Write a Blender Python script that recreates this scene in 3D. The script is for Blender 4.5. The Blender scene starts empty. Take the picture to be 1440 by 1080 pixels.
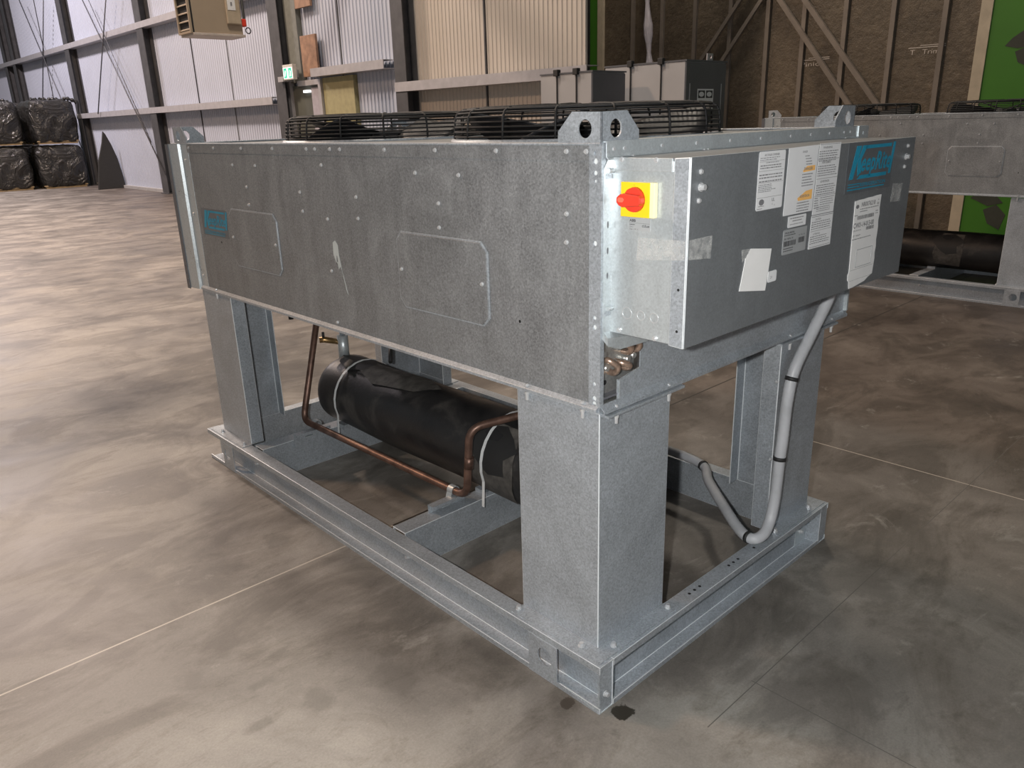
import bpy, bmesh, math, random
from mathutils import Vector, Matrix
from mathutils.geometry import tessellate_polygon
random.seed(7)
scene = bpy.context.scene
C = scene.collection
# ------------------------------------------------------------------ camera
cam_d = bpy.data.cameras.new('camera'); cam = bpy.data.objects.new('camera', cam_d); C.objects.link(cam)
F, RX, RY, RZ = 1096.83323, 0.32628229, -0.0307687887, 0.823604783
fw = Vector((math.cos(RZ)*math.cos(RX), math.sin(RZ)*math.cos(RX), -math.sin(RX)))
r0 = Vector((math.sin(RZ), -math.cos(RZ), 0)); u0 = r0.cross(fw)
rr = r0*math.cos(RY) + u0*math.sin(RY); uu = u0*math.cos(RY) - r0*math.sin(RY)
M = Matrix((rr, uu, -fw)).transposed().to_4x4()
M.translation = Vector((-1.25301, -1.06682, 1.39855))
cam.matrix_world = M
cam_d.sensor_fit = 'HORIZONTAL'; cam_d.sensor_width = 36; cam_d.lens = 36*F/1440
cam_d.clip_start = .05; cam_d.clip_end = 300
scene.camera = cam
# ------------------------------------------------------------------ world and lights
scene.view_settings.view_transform = 'Standard'
scene.view_settings.look = 'None'
scene.view_settings.gamma = 1
scene.view_settings.exposure = 0.0
w = bpy.data.worlds.new('world'); scene.world = w; w.use_nodes = True
w.node_tree.nodes['Background'].inputs[0].default_value = (.90, .95, 1.0, 1)
w.node_tree.nodes['Background'].inputs[1].default_value = .17
def area(name, loc, target, size, power, col):
    d = bpy.data.lights.new(name, 'AREA'); d.shape = 'DISK'; d.size = size; d.energy = power; d.color = col
    o = bpy.data.objects.new(name, d); C.objects.link(o); o.location = loc
    o.rotation_euler = (Vector(target)-Vector(loc)).to_track_quat('-Z', 'Y').to_euler()
    return o
area('unseen_high_bay_lamp', (2.2, 6.5, 8.6), (2.4, 6.5, 0), 1.0, 360, (1, .86, .72))
area('unseen_high_bay_lamp', (1.0, 14, 8.6), (1.0, 14, 0), 1.0, 1000, (1, .78, .62))
area('unseen_high_bay_lamp', (1.0, 22, 8.6), (1.0, 22, 0), 1.0, 1250, (.98, .86, .88))
area('unseen_high_bay_lamp', (-4.5, 9, 8.6), (-4.5, 9, 0), 1.2, 700, (1, .66, .44))
area('unseen_high_bay_lamp', (6.9, 5.0, 8.6), (7.4, 4.4, 0), 1.0, 210, (1, .88, .74))  # added lamp, out of view, to brighten the brown wall
# the phone's own lamp beside its lens: neutral foreground, sharp shadows just right of the legs
pd = bpy.data.lights.new('phone_lamp', 'POINT'); pd.energy = 150; pd.color = (1, .99, .97); pd.shadow_soft_size = .02
po_ = bpy.data.objects.new('phone_lamp', pd); C.objects.link(po_); po_.location = M.translation - rr*.10 + uu*.02 + fw*.02

# ------------------------------------------------------------------ materials
def new_mat(name):
    m = bpy.data.materials.new(name); m.use_nodes = True
    nt = m.node_tree; return m, nt, nt.nodes['Principled BSDF']
def nd(nt, typ, **kw):
    n = nt.nodes.new(typ)
    for k, v in kw.items():
        if isinstance(k, str) and hasattr(n, k): setattr(n, k, v)
    return n
def coords(nt, scale=(1, 1, 1), rot=(0, 0, 0)):
    tc = nt.nodes.new('ShaderNodeTexCoord'); mp = nt.nodes.new('ShaderNodeMapping')
    mp.inputs['Scale'].default_value = scale; mp.inputs['Rotation'].default_value = rot
    nt.links.new(tc.outputs['Object'], mp.inputs[0]); return mp.outputs[0]
def noise(nt, vec, scale, detail=4, rough=.6, dist=0):
    n = nt.nodes.new('ShaderNodeTexNoise'); n.inputs['Scale'].default_value = scale
    n.inputs['Detail'].default_value = detail; n.inputs['Roughness'].default_value = rough
    n.inputs['Distortion'].default_value = dist
    nt.links.new(vec, n.inputs['Vector']); return n.outputs['Fac']
def ramp(nt, fac, stops):
    r = nt.nodes.new('ShaderNodeValToRGB'); e = r.color_ramp.elements
    e[0].position, e[0].color = stops[0][0], (*stops[0][1], 1)
    e[1].position, e[1].color = stops[-1][0], (*stops[-1][1], 1)
    for p, c in stops[1:-1]:
        x = e.new(p); x.color = (*c, 1)
    nt.links.new(fac, r.inputs[0]); return r.outputs[0]
def mix(nt, a, b, fac, mode='MIX'):
    m = nt.nodes.new('ShaderNodeMix'); m.data_type = 'RGBA'; m.blend_type = mode
    for sock, v in ((m.inputs[0], fac), (m.inputs[6], a), (m.inputs[7], b)):
        if isinstance(v, (int, float)): sock.default_value = v
        elif isinstance(v, tuple): sock.default_value = (*v, 1)
        else: nt.links.new(v, sock)
    return m.outputs[2]
def math_(nt, op, a, b=None, c=None):
    m = nt.nodes.new('ShaderNodeMath'); m.operation = op
    for s, v in zip(m.inputs, (a, b, c)):
        if v is None: continue
        if isinstance(v, (int, float)): s.default_value = v
        else: nt.links.new(v, s)
    return m.outputs[0]
def bump(nt, b, h, strength, dist=.01):
    n = nt.nodes.new('ShaderNodeBump'); n.inputs['Strength'].default_value = strength; n.inputs['Distance'].default_value = dist
    nt.links.new(h, n.inputs['Height']); nt.links.new(n.outputs[0], b.inputs['Normal'])

def plain(name, col, rough=.6, metal=0, var=.12, scale=12, bs=0.0, emit=None, alpha=None):
    m, nt, b = new_mat(name)
    v = coords(nt); n = noise(nt, v, scale)
    lo = tuple(max(0, x*(1-var)) for x in col); hi = tuple(min(1, x*(1+var)) for x in col)
    nt.links.new(ramp(nt, n, [(.3, lo), (.7, hi)]), b.inputs['Base Color'])
    b.inputs['Roughness'].default_value = rough; b.inputs['Metallic'].default_value = metal
    if bs: bump(nt, b, noise(nt, v, scale*6), bs)
    if emit:
        b.inputs['Emission Color'].default_value = (*emit[0], 1); b.inputs['Emission Strength'].default_value = emit[1]
    return m

def galv(name, col, rough=.42, metal=.75, spangle=230, vstreak=True, contrast=.2, arcs=()):
    m, nt, b = new_mat(name)
    v = coords(nt)
    vo = nt.nodes.new('ShaderNodeTexVoronoi'); vo.inputs['Scale'].default_value = spangle
    nt.links.new(v, vo.inputs['Vector'])
    sp = nt.nodes.new('ShaderNodeSeparateColor'); nt.links.new(vo.outputs['Color'], sp.inputs[0])
    a = sp.outputs[0]
    n1 = noise(nt, v, 170, 3, .9)
    n2 = noise(nt, v, 3.6, 7, .62, 1.8)
    vs = coords(nt, (28, 28, 1.6)); n3 = noise(nt, vs, 1.0, 3, .6)
    f = math_(nt, 'ADD', math_(nt, 'MULTIPLY', a, .16), math_(nt, 'MULTIPLY', n1, .62))
    f = math_(nt, 'ADD', f, math_(nt, 'MULTIPLY', n2, .38))
    if vstreak: f = math_(nt, 'ADD', f, math_(nt, 'MULTIPLY', n3, .25))
    else: f = math_(nt, 'ADD', f, .125)
    if arcs:
        sxyz = nt.nodes.new('ShaderNodeSeparateXYZ'); nt.links.new(v, sxyz.inputs[0])
        for cy, cz, r0_, wd in arcs:
            dy = math_(nt, 'SUBTRACT', sxyz.outputs[1], cy); dz = math_(nt, 'MULTIPLY', math_(nt, 'SUBTRACT', sxyz.outputs[2], cz), .8)
            d = math_(nt, 'SQRT', math_(nt, 'ADD', math_(nt, 'MULTIPLY', dy, dy), math_(nt, 'MULTIPLY', dz, dz)))
            d = math_(nt, 'ABSOLUTE', math_(nt, 'SUBTRACT', math_(nt, 'ADD', d, math_(nt, 'MULTIPLY', n2, .05)), r0_))
            k = nt.nodes.new('ShaderNodeMapRange'); k.inputs[1].default_value = wd; k.inputs[2].default_value = 0
            k.inputs[3].default_value = 0; k.inputs[4].default_value = .10; nt.links.new(d, k.inputs[0])
            f = math_(nt, 'ADD', f, math_(nt, 'MULTIPLY', k.outputs[0], math_(nt, 'MULTIPLY', n1, 1.0)))
    lo = tuple(x*(1-contrast*1.4) for x in col); hi = tuple(min(1, x*(1+contrast)) for x in col)
    nt.links.new(ramp(nt, f, [(.5, lo), (1.12 if 0 else 1.0, hi)]), b.inputs['Base Color'])
    b.inputs['Metallic'].default_value = metal
    rn = math_(nt, 'ADD', math_(nt, 'MULTIPLY', n2, .30), rough-.15)
    rn = math_(nt, 'ADD', rn, math_(nt, 'MULTIPLY', a, .06))
    nt.links.new(rn, b.inputs['Roughness'])
    bump(nt, b, n1, .05, .002)
    return m

G = {}
G['panel'] = galv('galvanised_panel', (.315, .33, .34), .44, .45, contrast=.32, arcs=((.17, 1.16, .15, .035), (.19, 1.12, .09, .02), (.56, 1.12, .16, .02), (.78, 1.0, .12, .03), (.42, 1.22, .10, .015)))
G['box'] = galv('galvanised_box_lid', (.26, .28, .295), .42, .5, contrast=.15)
G['frame'] = galv('galvanised_frame', (.46, .50, .54), .40, .42, vstreak=False, contrast=.30)
G['bright'] = galv('bright_galvanised', (.60, .65, .67), .32, .5, contrast=.15)
G['edge'] = plain('painted_fold_highlight', (.80, .84, .86), .35, .25, .05, 40)  # fold highlights painted as a paler material on the bevel faces
G['bolt'] = plain('zinc_bolt', (.66, .67, .68), .28, .5, .04)
G['hole'] = plain('dark_void', (.012, .012, .013), .8)
G['wire'] = plain('black_coated_wire', (.004, .004, .0045), .65)
G['blade'] = plain('black_fan_blade', (.014, .014, .016), .5)
G['copper'] = plain('brown_copper', (.17, .10, .075), .42, .55, .45, 22)
G['coppern'] = plain('dull_copper_bend', (.50, .36, .28), .35, .8, .35, 60)
G['brass'] = plain('brass', (.42, .27, .12), .35, .8)
G['white'] = plain('white_label_paper', (.74, .75, .76), .55, 0, .03)
G['whites'] = plain('bright_white_paper', (.86, .86, .85), .6, 0, .03)
G['silver'] = plain('silver_label', (.46, .48, .49), .45, .3, .06)
G['ink'] = plain('black_ink', (.05, .05, .055), .6)
G['greyink'] = plain('grey_ink', (.20, .20, .21), .6)
G['amber'] = plain('amber_ink', (.95, .52, .16), .6)
G['blue'] = plain('blue_logo_ink', (.015, .27, .42), .45)
G['logobg'] = plain('dark_clear_decal', (.17, .185, .20), .4, .4)
G['yellow'] = plain('yellow_plastic', (.92, .62, .02), .35, 0, .03)
G['cream'] = plain('cream_plastic', (.85, .78, .50), .35, 0, .03)
G['red'] = plain('red_plastic', (.72, .055, .03), .3, 0, .05)
G['conduit'] = plain('grey_flexible_conduit', (.44, .45, .47), .42)
G['rubber'] = plain('black_rubber', (.02, .02, .02), .6)
def mat_tape():
    m, nt, b = new_mat('clear_tape'); b.inputs['Base Color'].default_value = (.62, .63, .62, 1); b.inputs['Roughness'].default_value = .18
    nt.links.new(ramp(nt, noise(nt, coords(nt), 55, 4, .7), [(.35, (.10,)*3), (.65, (.55,)*3)]), b.inputs['Alpha'])
    return m
G['tape'] = mat_tape()
G['coilend'] = galv('coil_end_plate', (.62, .62, .60), .3, .8)
G['strap'] = plain('white_band', (.70, .72, .72), .4)

def mat_foam():
    m, nt, b = new_mat('black_foam_insulation'); v = coords(nt)
    n = noise(nt, v, 5, 6, .65, .5); n2 = noise(nt, v, 60, 3, .7)
    c = ramp(nt, n, [(.35, (.012, .012, .013)), (.55, (.022, .021, .021)), (.78, (.085, .078, .070))])
    nt.links.new(c, b.inputs['Base Color'])
    nt.links.new(ramp(nt, n, [(.3, (.32,)*3), (.8, (.65,)*3)]), b.inputs['Roughness'])
    bump(nt, b, n2, .25, .003); return m
G['foam'] = mat_foam()

def mat_floor():
    m, nt, b = new_mat('polished_concrete'); v = coords(nt)
    big = noise(nt, v, .55, 6, .62, .5); mid = noise(nt, v, 1.6, 10, .66, .5)
    vs = coords(nt, (1, 1.8, 1), (0, 0, .5)); st = noise(nt, vs, 1.7, 8, .68, .7)
    fine = noise(nt, v, 160, 3, .7)
    base = ramp(nt, mid, [(.32, (.150, .138, .123)), (.48, (.228, .211, .190)), (.64, (.335, .312, .280))])
    brown = ramp(nt, mid, [(.32, (.075, .060, .050)), (.50, (.118, .096, .080)), (.68, (.175, .148, .125))])
    sx = nt.nodes.new('ShaderNodeSeparateXYZ'); tc = nt.nodes.new('ShaderNodeTexCoord')
    nt.links.new(tc.outputs['Object'], sx.inputs[0]); X, Y = sx.outputs[0], sx.outputs[1]
    side = math_(nt, 'ADD', math_(nt, 'MULTIPLY', X, .42), math_(nt, 'MULTIPLY', big, 1.2))
    side = math_(nt, 'SUBTRACT', side, math_(nt, 'MULTIPLY', Y, .06))
    mr = nt.nodes.new('ShaderNodeMapRange'); mr.inputs[1].default_value = .75; mr.inputs[2].default_value = 1.7
    nt.links.new(side, mr.inputs[0])
    c = mix(nt, base, brown, mr.outputs[0])  # floor painted browner and darker to the right, where less light falls
    # old dark stains and scuffs
    dk = ramp(nt, st, [(.42, (.42, .40, .38)), (.47, (.66, .64, .61)), (.54, (1, 1, 1))])
    c = mix(nt, c, dk, .62, 'MULTIPLY')
    dk2 = ramp(nt, big, [(.38, (.62, .60, .58)), (.56, (1, 1, 1))])
    c = mix(nt, c, dk2, .55, 'MULTIPLY')
    lt = ramp(nt, noise(nt, coords(nt, (1, 1.6, 1), (0, 0, -.6)), 4, 9, .72, .8), [(.60, (0, 0, 0)), (.70, (1, 1, 1))])
    c = mix(nt, c, (.36, .345, .31), math_(nt, 'MULTIPLY', lt, .5))
    sc = ramp(nt, noise(nt, coords(nt, (1, 2.2, 1), (0, 0, .9)), 7, 8, .8, .4), [(.34, (.70, .69, .67)), (.46, (1, 1, 1)), (.60, (1, 1, 1)), (.70, (1.18, 1.17, 1.14))])
    c = mix(nt, c, sc, .8, 'MULTIPLY')
    c = mix(nt, c, ramp(nt, fine, [(.3, (.86,)*3), (.7, (1.1,)*3)]), 1.0, 'MULTIPLY')
    def spot(cx, cy, rad, colr, c, amp=.6, sc=14, sy=1.0, k_=1.0, soft=.86):
        dx = math_(nt, 'SUBTRACT', X, cx); dy = math_(nt, 'MULTIPLY', math_(nt, 'SUBTRACT', Y, cy), sy)
        d = math_(nt, 'SQRT', math_(nt, 'ADD', math_(nt, 'MULTIPLY', dx, dx), math_(nt, 'MULTIPLY', dy, dy)))
        nn = noise(nt, v, sc, 4, .7)
        d = math_(nt, 'ADD', d, math_(nt, 'MULTIPLY', math_(nt, 'SUBTRACT', nn, .5), rad*amp*2))
        k = nt.nodes.new('ShaderNodeMapRange'); k.inputs[1].default_value = rad; k.inputs[2].default_value = rad*soft; k.inputs[4].default_value = k_
        nt.links.new(d, k.inputs[0]); return mix(nt, c, colr, k.outputs[0])
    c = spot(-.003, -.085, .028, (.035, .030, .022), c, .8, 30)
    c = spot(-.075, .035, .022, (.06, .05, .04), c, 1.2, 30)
    for cx, cy, r_, sy_ in ((-.60, .66, .055, 2.0), (-.72, .80, .05, .6), (-.50, .74, .05, 2.2), (-.33, .42, .06, .7), (-.27, .52, .05, 1.8), (-.42, .98, .08, 1.6), (-.66, .52, .05, 2), (-.52, .50, .045, .7), (-.20, 1.32, .07, 1.4), (.62, -.18, .12, 1.5), (.95, -.22, .14, .8), (1.35, -.25, .16, 1.2), (.45, -.40, .09, .7)):
        c = spot(cx, cy, r_, (.095, .086, .075), c, 1.3, 9, sy_, .42, .55)
    # sawn joints
    def joint(axis, val, wd, colr, c, other=None, lim=0, side='LESS_THAN'):
        s = math_(nt, 'ABSOLUTE', math_(nt, 'SUBTRACT', axis, val))
        k = math_(nt, 'LESS_THAN', s, wd)
        if other is not None: k = math_(nt, 'MULTIPLY', k, math_(nt, side, other, lim))
        return mix(nt, c, colr, k)
    c = joint(Y, 1.115, .0032, (.46, .42, .36), c, X, .15)
    c = joint(Y, 1.115, .0045, (.03, .026, .022), c, X, .15, 'GREATER_THAN')
    c = joint(X, 1.905, .0030, (.44, .38, .32), c, Y, .62)
    c = joint(X, .32, .0014, (.11, .10, .09), c, Y, -.25)
    c = joint(Y, -.262, .0014, (.11, .10, .09), c, X, .1, 'GREATER_THAN')
    for q in (5.6, 9.9, 14.4): c = joint(Y, q, .006, (.07, .06, .05), c)
    for q in (-2.6, 6.4): c = joint(X, q, .005, (.08, .07, .06), c)
    nt.links.new(c, b.inputs['Base Color'])
    nt.links.new(ramp(nt, mid, [(.3, (.40,)*3), (.7, (.58,)*3)]), b.inputs['Roughness'])
    bump(nt, b, noise(nt, v, 30, 4, .7), .06, .004)
    return m
G['floor'] = mat_floor()
G['wallw'] = plain('white_ribbed_cladding', (.43, .465, .555), .5, 0, .03, 2)
G['wallc'] = plain('cream_ribbed_cladding', (.47, .43, .385), .5, 0, .03, 2)
G['steel'] = plain('dark_steel_column', (.075, .075, .080), .55, .2, .2, 6)
G['girt'] = plain('galvanised_girt', (.44, .43, .45), .45, .3, .1, 8)
G['rod'] = plain('steel_rod', (.10, .10, .11), .5, .5)
G['ply'] = plain('orange_brown_plywood', (.26, .155, .10), .6, 0, .3, 9)
G['ebox'] = plain('grey_enamel', (.40, .40, .41), .45, 0, .05, 3)
G['edark'] = plain('dark_grey_enamel', (.115, .118, .13), .45, 0, .08, 3)
G['heat'] = plain('tan_enamel', (.36, .29, .215), .5, 0, .05, 3)
G['green'] = plain('green_membrane', (.05, .185, .012), .5, 0, .06, 2)
G['leaf'] = plain('dark_bare_patch', (.045, .048, .035), .7)
G['timber'] = plain('pale_timber', (.50, .42, .31), .6, 0, .12, 8)
G['stud'] = plain('grey_brown_stud', (.21, .175, .145), .55, .1, .15, 5)
G['exitg'] = plain('exit_green', (.01, .30, .16), .5, emit=((.02, .55, .30), .9))
G['exitw'] = plain('exit_white', (.8, .95, .9), .5, emit=((.75, 1, .92), 1.0))
G['closer_glow'] = plain('white_glow', (.9, .9, .9), .5, emit=((1, 1, 1), 1.5))
G['doorm'] = plain('dark_olive_door', (.105, .11, .095), .4, 0, .15, 3)
G['pallet'] = plain('pallet_wood', (.33, .24, .13), .7, 0, .25, 12)
def mat_brownwall():
    m, nt, b = new_mat('brown_foam_wall'); v = coords(nt)
    n = noise(nt, v, 1.8, 7, .7, .6); n2 = noise(nt, v, 14, 5, .7)
    c = ramp(nt, n, [(.3, (.075, .056, .038)), (.55, (.125, .095, .064)), (.75, (.175, .136, .094))])
    c = mix(nt, c, ramp(nt, n2, [(.3, (.75,)*3), (.7, (1.15,)*3)]), 1.0, 'MULTIPLY')
    nt.links.new(c, b.inputs['Base Color']); b.inputs['Roughness'].default_value = .55
    bump(nt, b, n2, .5, .03); return m
G['brown'] = mat_brownwall()
def mat_wrap():
    m, nt, b = new_mat('black_stretch_film'); v = coords(nt)
    n = noise(nt, v, 1.7, 5, .6, 1.2)
    nt.links.new(ramp(nt, n, [(.3, (.012, .012, .012)), (.7, (.035, .033, .030))]), b.inputs['Base Color'])
    b.inputs['Roughness'].default_value = .20; bump(nt, b, n, .8, .25); return m
G['wrap'] = mat_wrap()
def mat_film():
    m, nt, b = new_mat('clear_plastic_film'); v = coords(nt, (6, 6, 1)); n = noise(nt, v, 3, 4, .6, 1)
    b.inputs['Base Color'].default_value = (.86, .80, .86, 1); b.inputs['Roughness'].default_value = .15
    b.inputs['Alpha'].default_value = .62; bump(nt, b, n, .8, .05); return m
G['film'] = mat_film()

# ------------------------------------------------------------------ mesh helpers
class MB:
    def __init__(s): s.v = []; s.f = []; s.smooth = []
    def add(s, vs, fs, sm=False):
        o = len(s.v); s.v += [tuple(v) for v in vs]
        for f in fs: s.f.append(tuple(i+o for i in f)); s.smooth.append(sm)
        return s
    def box(s, x0, x1, y0, y1, z0, z1):
        vs = [(x, y, z) for x in (x0, x1) for y in (y0, y1) for z in (z0, z1)]
        return s.add(vs, [(0, 1, 3, 2), (4, 6, 7, 5), (0, 4, 5, 1), (2, 3, 7, 6), (0, 2, 6, 4), (1, 5, 7, 3)])
    def tube(s, pts, r, n=8, cap=True, closed=False):
        P = [Vector(p) for p in pts]; L = len(P); rings = []
        T = []
        for i in range(L):
            if closed: t = P[(i+1) % L]-P[i-1]
            else: t = P[min(i+1, L-1)]-P[max(i-1, 0)]
            T.append(t.normalized())
        ref = Vector((0, 0, 1)) if abs(T[0].z) < .9 else Vector((1, 0, 0))
        nrm = (ref-T[0]*ref.dot(T[0])).normalized()
        vs = []; rad = r if isinstance(r, (list, tuple)) else [r]*L
        for i in range(L):
            nrm = (nrm-T[i]*nrm.dot(T[i]))
            nrm = nrm.normalized() if nrm.length > 1e-6 else T[i].orthogonal().normalized()
            bn = T[i].cross(nrm)
            for k in range(n):
                a = 2*math.pi*k/n; vs.append(P[i]+(nrm*math.cos(a)+bn*math.sin(a))*rad[i])
        fs = []
        for i in range(L if closed else L-1):
            j = (i+1) % L
            for k in range(n): fs.append((i*n+k, i*n+(k+1) % n, j*n+(k+1) % n, j*n+k))
        s.add(vs, fs, True)
        if cap and not closed:
            o = len(s.v)-L*n
            s.f.append(tuple(o+k for k in reversed(range(n)))); s.smooth.append(False)
            s.f.append(tuple(o+(L-1)*n+k for k in range(n))); s.smooth.append(False)
        return s
    def plate(s, outer, holes, fr, t):
        """flat plate from 2D outline with holes; fr(a,b,c)->xyz, thickness 0..t along c"""
        loops = [outer]+list(holes)
        pl = [[Vector((a, b, 0)) for a, b in lp] for lp in loops]
        tris = tessellate_polygon(pl); flat = [p for lp in loops for p in lp]; N = len(flat)
        vs = [fr(a, b, 0) for a, b in flat]+[fr(a, b, t) for a, b in flat]
        fs = [tuple(tr) for tr in tris]+[tuple(N+i for i in reversed(tr)) for tr in tris]
        o = 0
        for lp in loops:
            k = len(lp)
            for i in range(k): fs.append((o+i, o+(i+1) % k, N+o+(i+1) % k, N+o+i))
            o += k
        return s.add(vs, fs)
    def build(s, name, m, parent=None, bev=0, seg=2, edge=None):
        me = bpy.data.meshes.new(name); me.from_pydata([Vector(v) for v in s.v], [], s.f); me.update()
        bm = bmesh.new(); bm.from_mesh(me); bmesh.ops.recalc_face_normals(bm, faces=bm.faces); bm.to_mesh(me); bm.free()
        for p, sm in zip(me.polygons, s.smooth): p.use_smooth = sm
        me.materials.append(m)
        o = bpy.data.objects.new(name, me); C.objects.link(o)
        if parent: o.parent = parent
        if bev:
            b = o.modifiers.new('bevel', 'BEVEL'); b.width = bev; b.segments = seg; b.limit_method = 'ANGLE'; b.angle_limit = math.radians(50)
        if edge and bev: me.materials.append(edge); b.material = 1
        return o
def circle(cx, cy, r, n=24, ry=None):
    ry = ry or r
    return [(cx+r*math.cos(2*math.pi*i/n), cy+ry*math.sin(2*math.pi*i/n)) for i in range(n)]
def rect(a0, a1, b0, b1, cut=0):
    if not cut: return [(a0, b0), (a1, b0), (a1, b1), (a0, b1)]
    c = cut
    return [(a0+c, b0), (a1-c, b0), (a1, b0+c), (a1, b1-c), (a1-c, b1), (a0+c, b1), (a0, b1-c), (a0, b0+c)]
fX = lambda x0, s=1: (lambda a, b, c: (x0+s*c, a, b))      # a=y b=z, thickness along x
fY = lambda y0, s=1: (lambda a, b, c: (a, y0+s*c, b))      # a=x b=z, thickness along y
fZ = lambda z0, s=1: (lambda a, b, c: (a, b, z0+s*c))
def outline(path, t):
    """thin sheet polygon: path offset by t to its left, mitred"""
    P = [Vector(p) for p in path]; out = []
    for i, p in enumerate(P):
        ds = []
        if i > 0: ds.append((p-P[i-1]).normalized())
        if i < len(P)-1: ds.append((P[i+1]-p).normalized())
        ns = [Vector((-d.y, d.x)) for d in ds]
        if len(ns) == 1: q = p+ns[0]*t
        else:
            b = (ns[0]+ns[1]).normalized(); q = p+b*(t/max(.2, b.dot(ns[0])))
        out.append((q.x, q.y))
    return [(p.x, p.y) for p in P]+out[::-1]
def bez(pts, n=8):
    """Catmull-Rom through points"""
    P = [Vector(p) for p in pts]; Q = [P[0]*2-P[1]]+P+[P[-1]*2-P[-2]]; out = []
    for i in range(1, len(Q)-2):
        for k in range(n):
            t = k/n; a, b, c, d = Q[i-1], Q[i], Q[i+1], Q[i+2]
            out.append(.5*((2*b)+(c-a)*t+(2*a-5*b+4*c-d)*t*t+(3*b-a-3*c+d)*t**3))
    out.append(P[-1]); return out
def fillet(pts, r, n=6):
    P = [Vector(p) for p in pts]; out = [P[0]]
    for i in range(1, len(P)-1):
        a = (P[i-1]-P[i]).normalized(); b = (P[i+1]-P[i]).normalized()
        p0 = P[i]+a*r; p1 = P[i]+b*r
        for k in range(n+1):
            t = k/n; out.append(p0*(1-t)**2+P[i]*2*t*(1-t)+p1*t*t)
    out.append(P[-1]); return out
def tag(o, label=None, cat=None, group=None, kind=None):
    if label: o['label'] = label
    if cat: o['category'] = cat
    if group: o['group'] = group
    if kind: o['kind'] = kind
    return o
def empty(name, loc, label, cat, group=None, rz=0):
    o = bpy.data.objects.new(name, None); C.objects.link(o); o.location = loc; o.rotation_euler.z = rz
    o.empty_display_size = .1
    return tag(o, label, cat, group)
def copy_tree(o, parent=None, skip=()):
    c = o.copy(); C.objects.link(c); c.parent = parent
    for ch in list(o.children):
        if ch.name.split('.')[0] not in skip: copy_tree(ch, c)
    return c
def text(s, fr, a, b, h, mb, wide=None, t=.0004, shear=0, align='LEFT', bold=0):
    """lettering laid on a plate: s at (a,b), cap height ~h, through frame fr"""
    cu = bpy.data.curves.new('t', 'FONT'); cu.body = s; cu.size = h*1.4; cu.align_x = align; cu.resolution_u = 2
    cu.shear = shear; cu.offset = bold*h
    ob = bpy.data.objects.new('t', cu); me = bpy.data.meshes.new_from_object(ob)
    if me is None or not len(me.vertices): return
    xs = [v.co.x for v in me.vertices]; k = 1
    if wide: k = wide/max(1e-6, max(xs)-min(xs))
    mb.add([fr(a+v.co.x*k, b+v.co.y, t) for v in me.vertices], [tuple(p.vertices) for p in me.polygons])
    bpy.data.objects.remove(ob); bpy.data.curves.remove(cu); bpy.data.meshes.remove(me)
def bars(fr, a0, a1, b1, rows, pitch, th, mb, seed=0, t=.0004, rag=.25):
    """rows of fine print as broken strokes"""
    rnd = random.Random(seed)
    for i in range(rows):
        b = b1-i*pitch; a = a0; end = a1-(a1-a0)*rag*rnd.random()
        while a < end:
            wd = (a1-a0)*(.04+.09*rnd.random()); e = min(end, a+wd)
            mb.add([fr(a, b, t), fr(e, b, t), fr(e, b+th, t), fr(a, b+th, t)], [(0, 1, 2, 3)])
            a = e+(a1-a0)*.022
def barcode(fr, a0, a1, b0, b1, mb, seed=0, t=.0004):
    rnd = random.Random(seed); a = a0
    while a < a1:
        wd = (a1-a0)*rnd.choice((.012, .02, .032)); e = min(a1, a+wd)
        mb.add([fr(a, b0, t), fr(e, b0, t), fr(e, b1, t), fr(a, b1, t)], [(0, 1, 2, 3)])
        a = e+(a1-a0)*rnd.choice((.012, .02))
def join(base, *others):
    """merge printed marks into the thing they are printed on (own material slots)"""
    mb = base.data
    vs = [v.co.copy() for v in mb.vertices]; fs = [tuple(p.vertices) for p in mb.polygons]; mi = [p.material_index for p in mb.polygons]
    mats = [m for m in mb.materials]
    for o in others:
        off = len(vs); k = len(mats); me = o.data
        vs += [v.co.copy() for v in me.vertices]
        for p in me.polygons: fs.append(tuple(i+off for i in p.vertices)); mi.append(p.material_index+k)
        mats += [m for m in me.materials]
        bpy.data.objects.remove(o)
    me = bpy.data.meshes.new(base.name); me.from_pydata(vs, [], fs); me.update()
    for m in mats: me.materials.append(m)
    for p, i in zip(me.polygons, mi): p.material_index = i
    base.data = me
    return base
def line(fr, a0, a1, b, th, mb, t=.0004):
    mb.add([fr(a0, b, t), fr(a1, b, t), fr(a1, b+th, t), fr(a0, b+th, t)], [(0, 1, 2, 3)])

# ------------------------------------------------------------------ hall
def struct(o): o['kind'] = 'structure'; return o
struct(MB().box(-14, 9, -9, 45, -.15, 0).build('floor', G['floor']))

def ribbed(x, y0, y1, z0, z1, pitch=.105, d=.022):
    mb = MB(); ys = []; y = y0
    while y < y1:
        for dy, dx in ((0, 0), (.62, 0), (.70, -d), (.92, -d)): ys.append((min(y+pitch*dy, y1), x+dx))
        y += pitch
    ys.append((y1, x)); n = len(ys)
    vs = [(q, p, z) for z in (z0, z1) for p, q in ys]
    fs = [(i, i+1, n+i+1, n+i) for i in range(n-1)]
    mb.add(vs, fs); mb.box(x+.002, x+.035, y0, y1, z0, z1)
    return mb
wl = struct(ribbed(5.9, 8.6, 45, 0, 9, .095, .015).build('wall_back', G['wallw']))
wr = struct(ribbed(5.9, 5.27, 8.6, 0, 9, .075, .009).build('wall_right', G['wallc']))
mj = MB()
for y in (10.32, 14.3, 15.95, 26.5, 31): mj.box(5.875, 5.899, y-.008, y+.008, .0, 9)
mj.build('panel_joint', G['steel'], wl)
MB().box(5.875, 5.899, 6.93, 6.95, .0, 9).build('panel_joint', G['steel'], wr)
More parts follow.
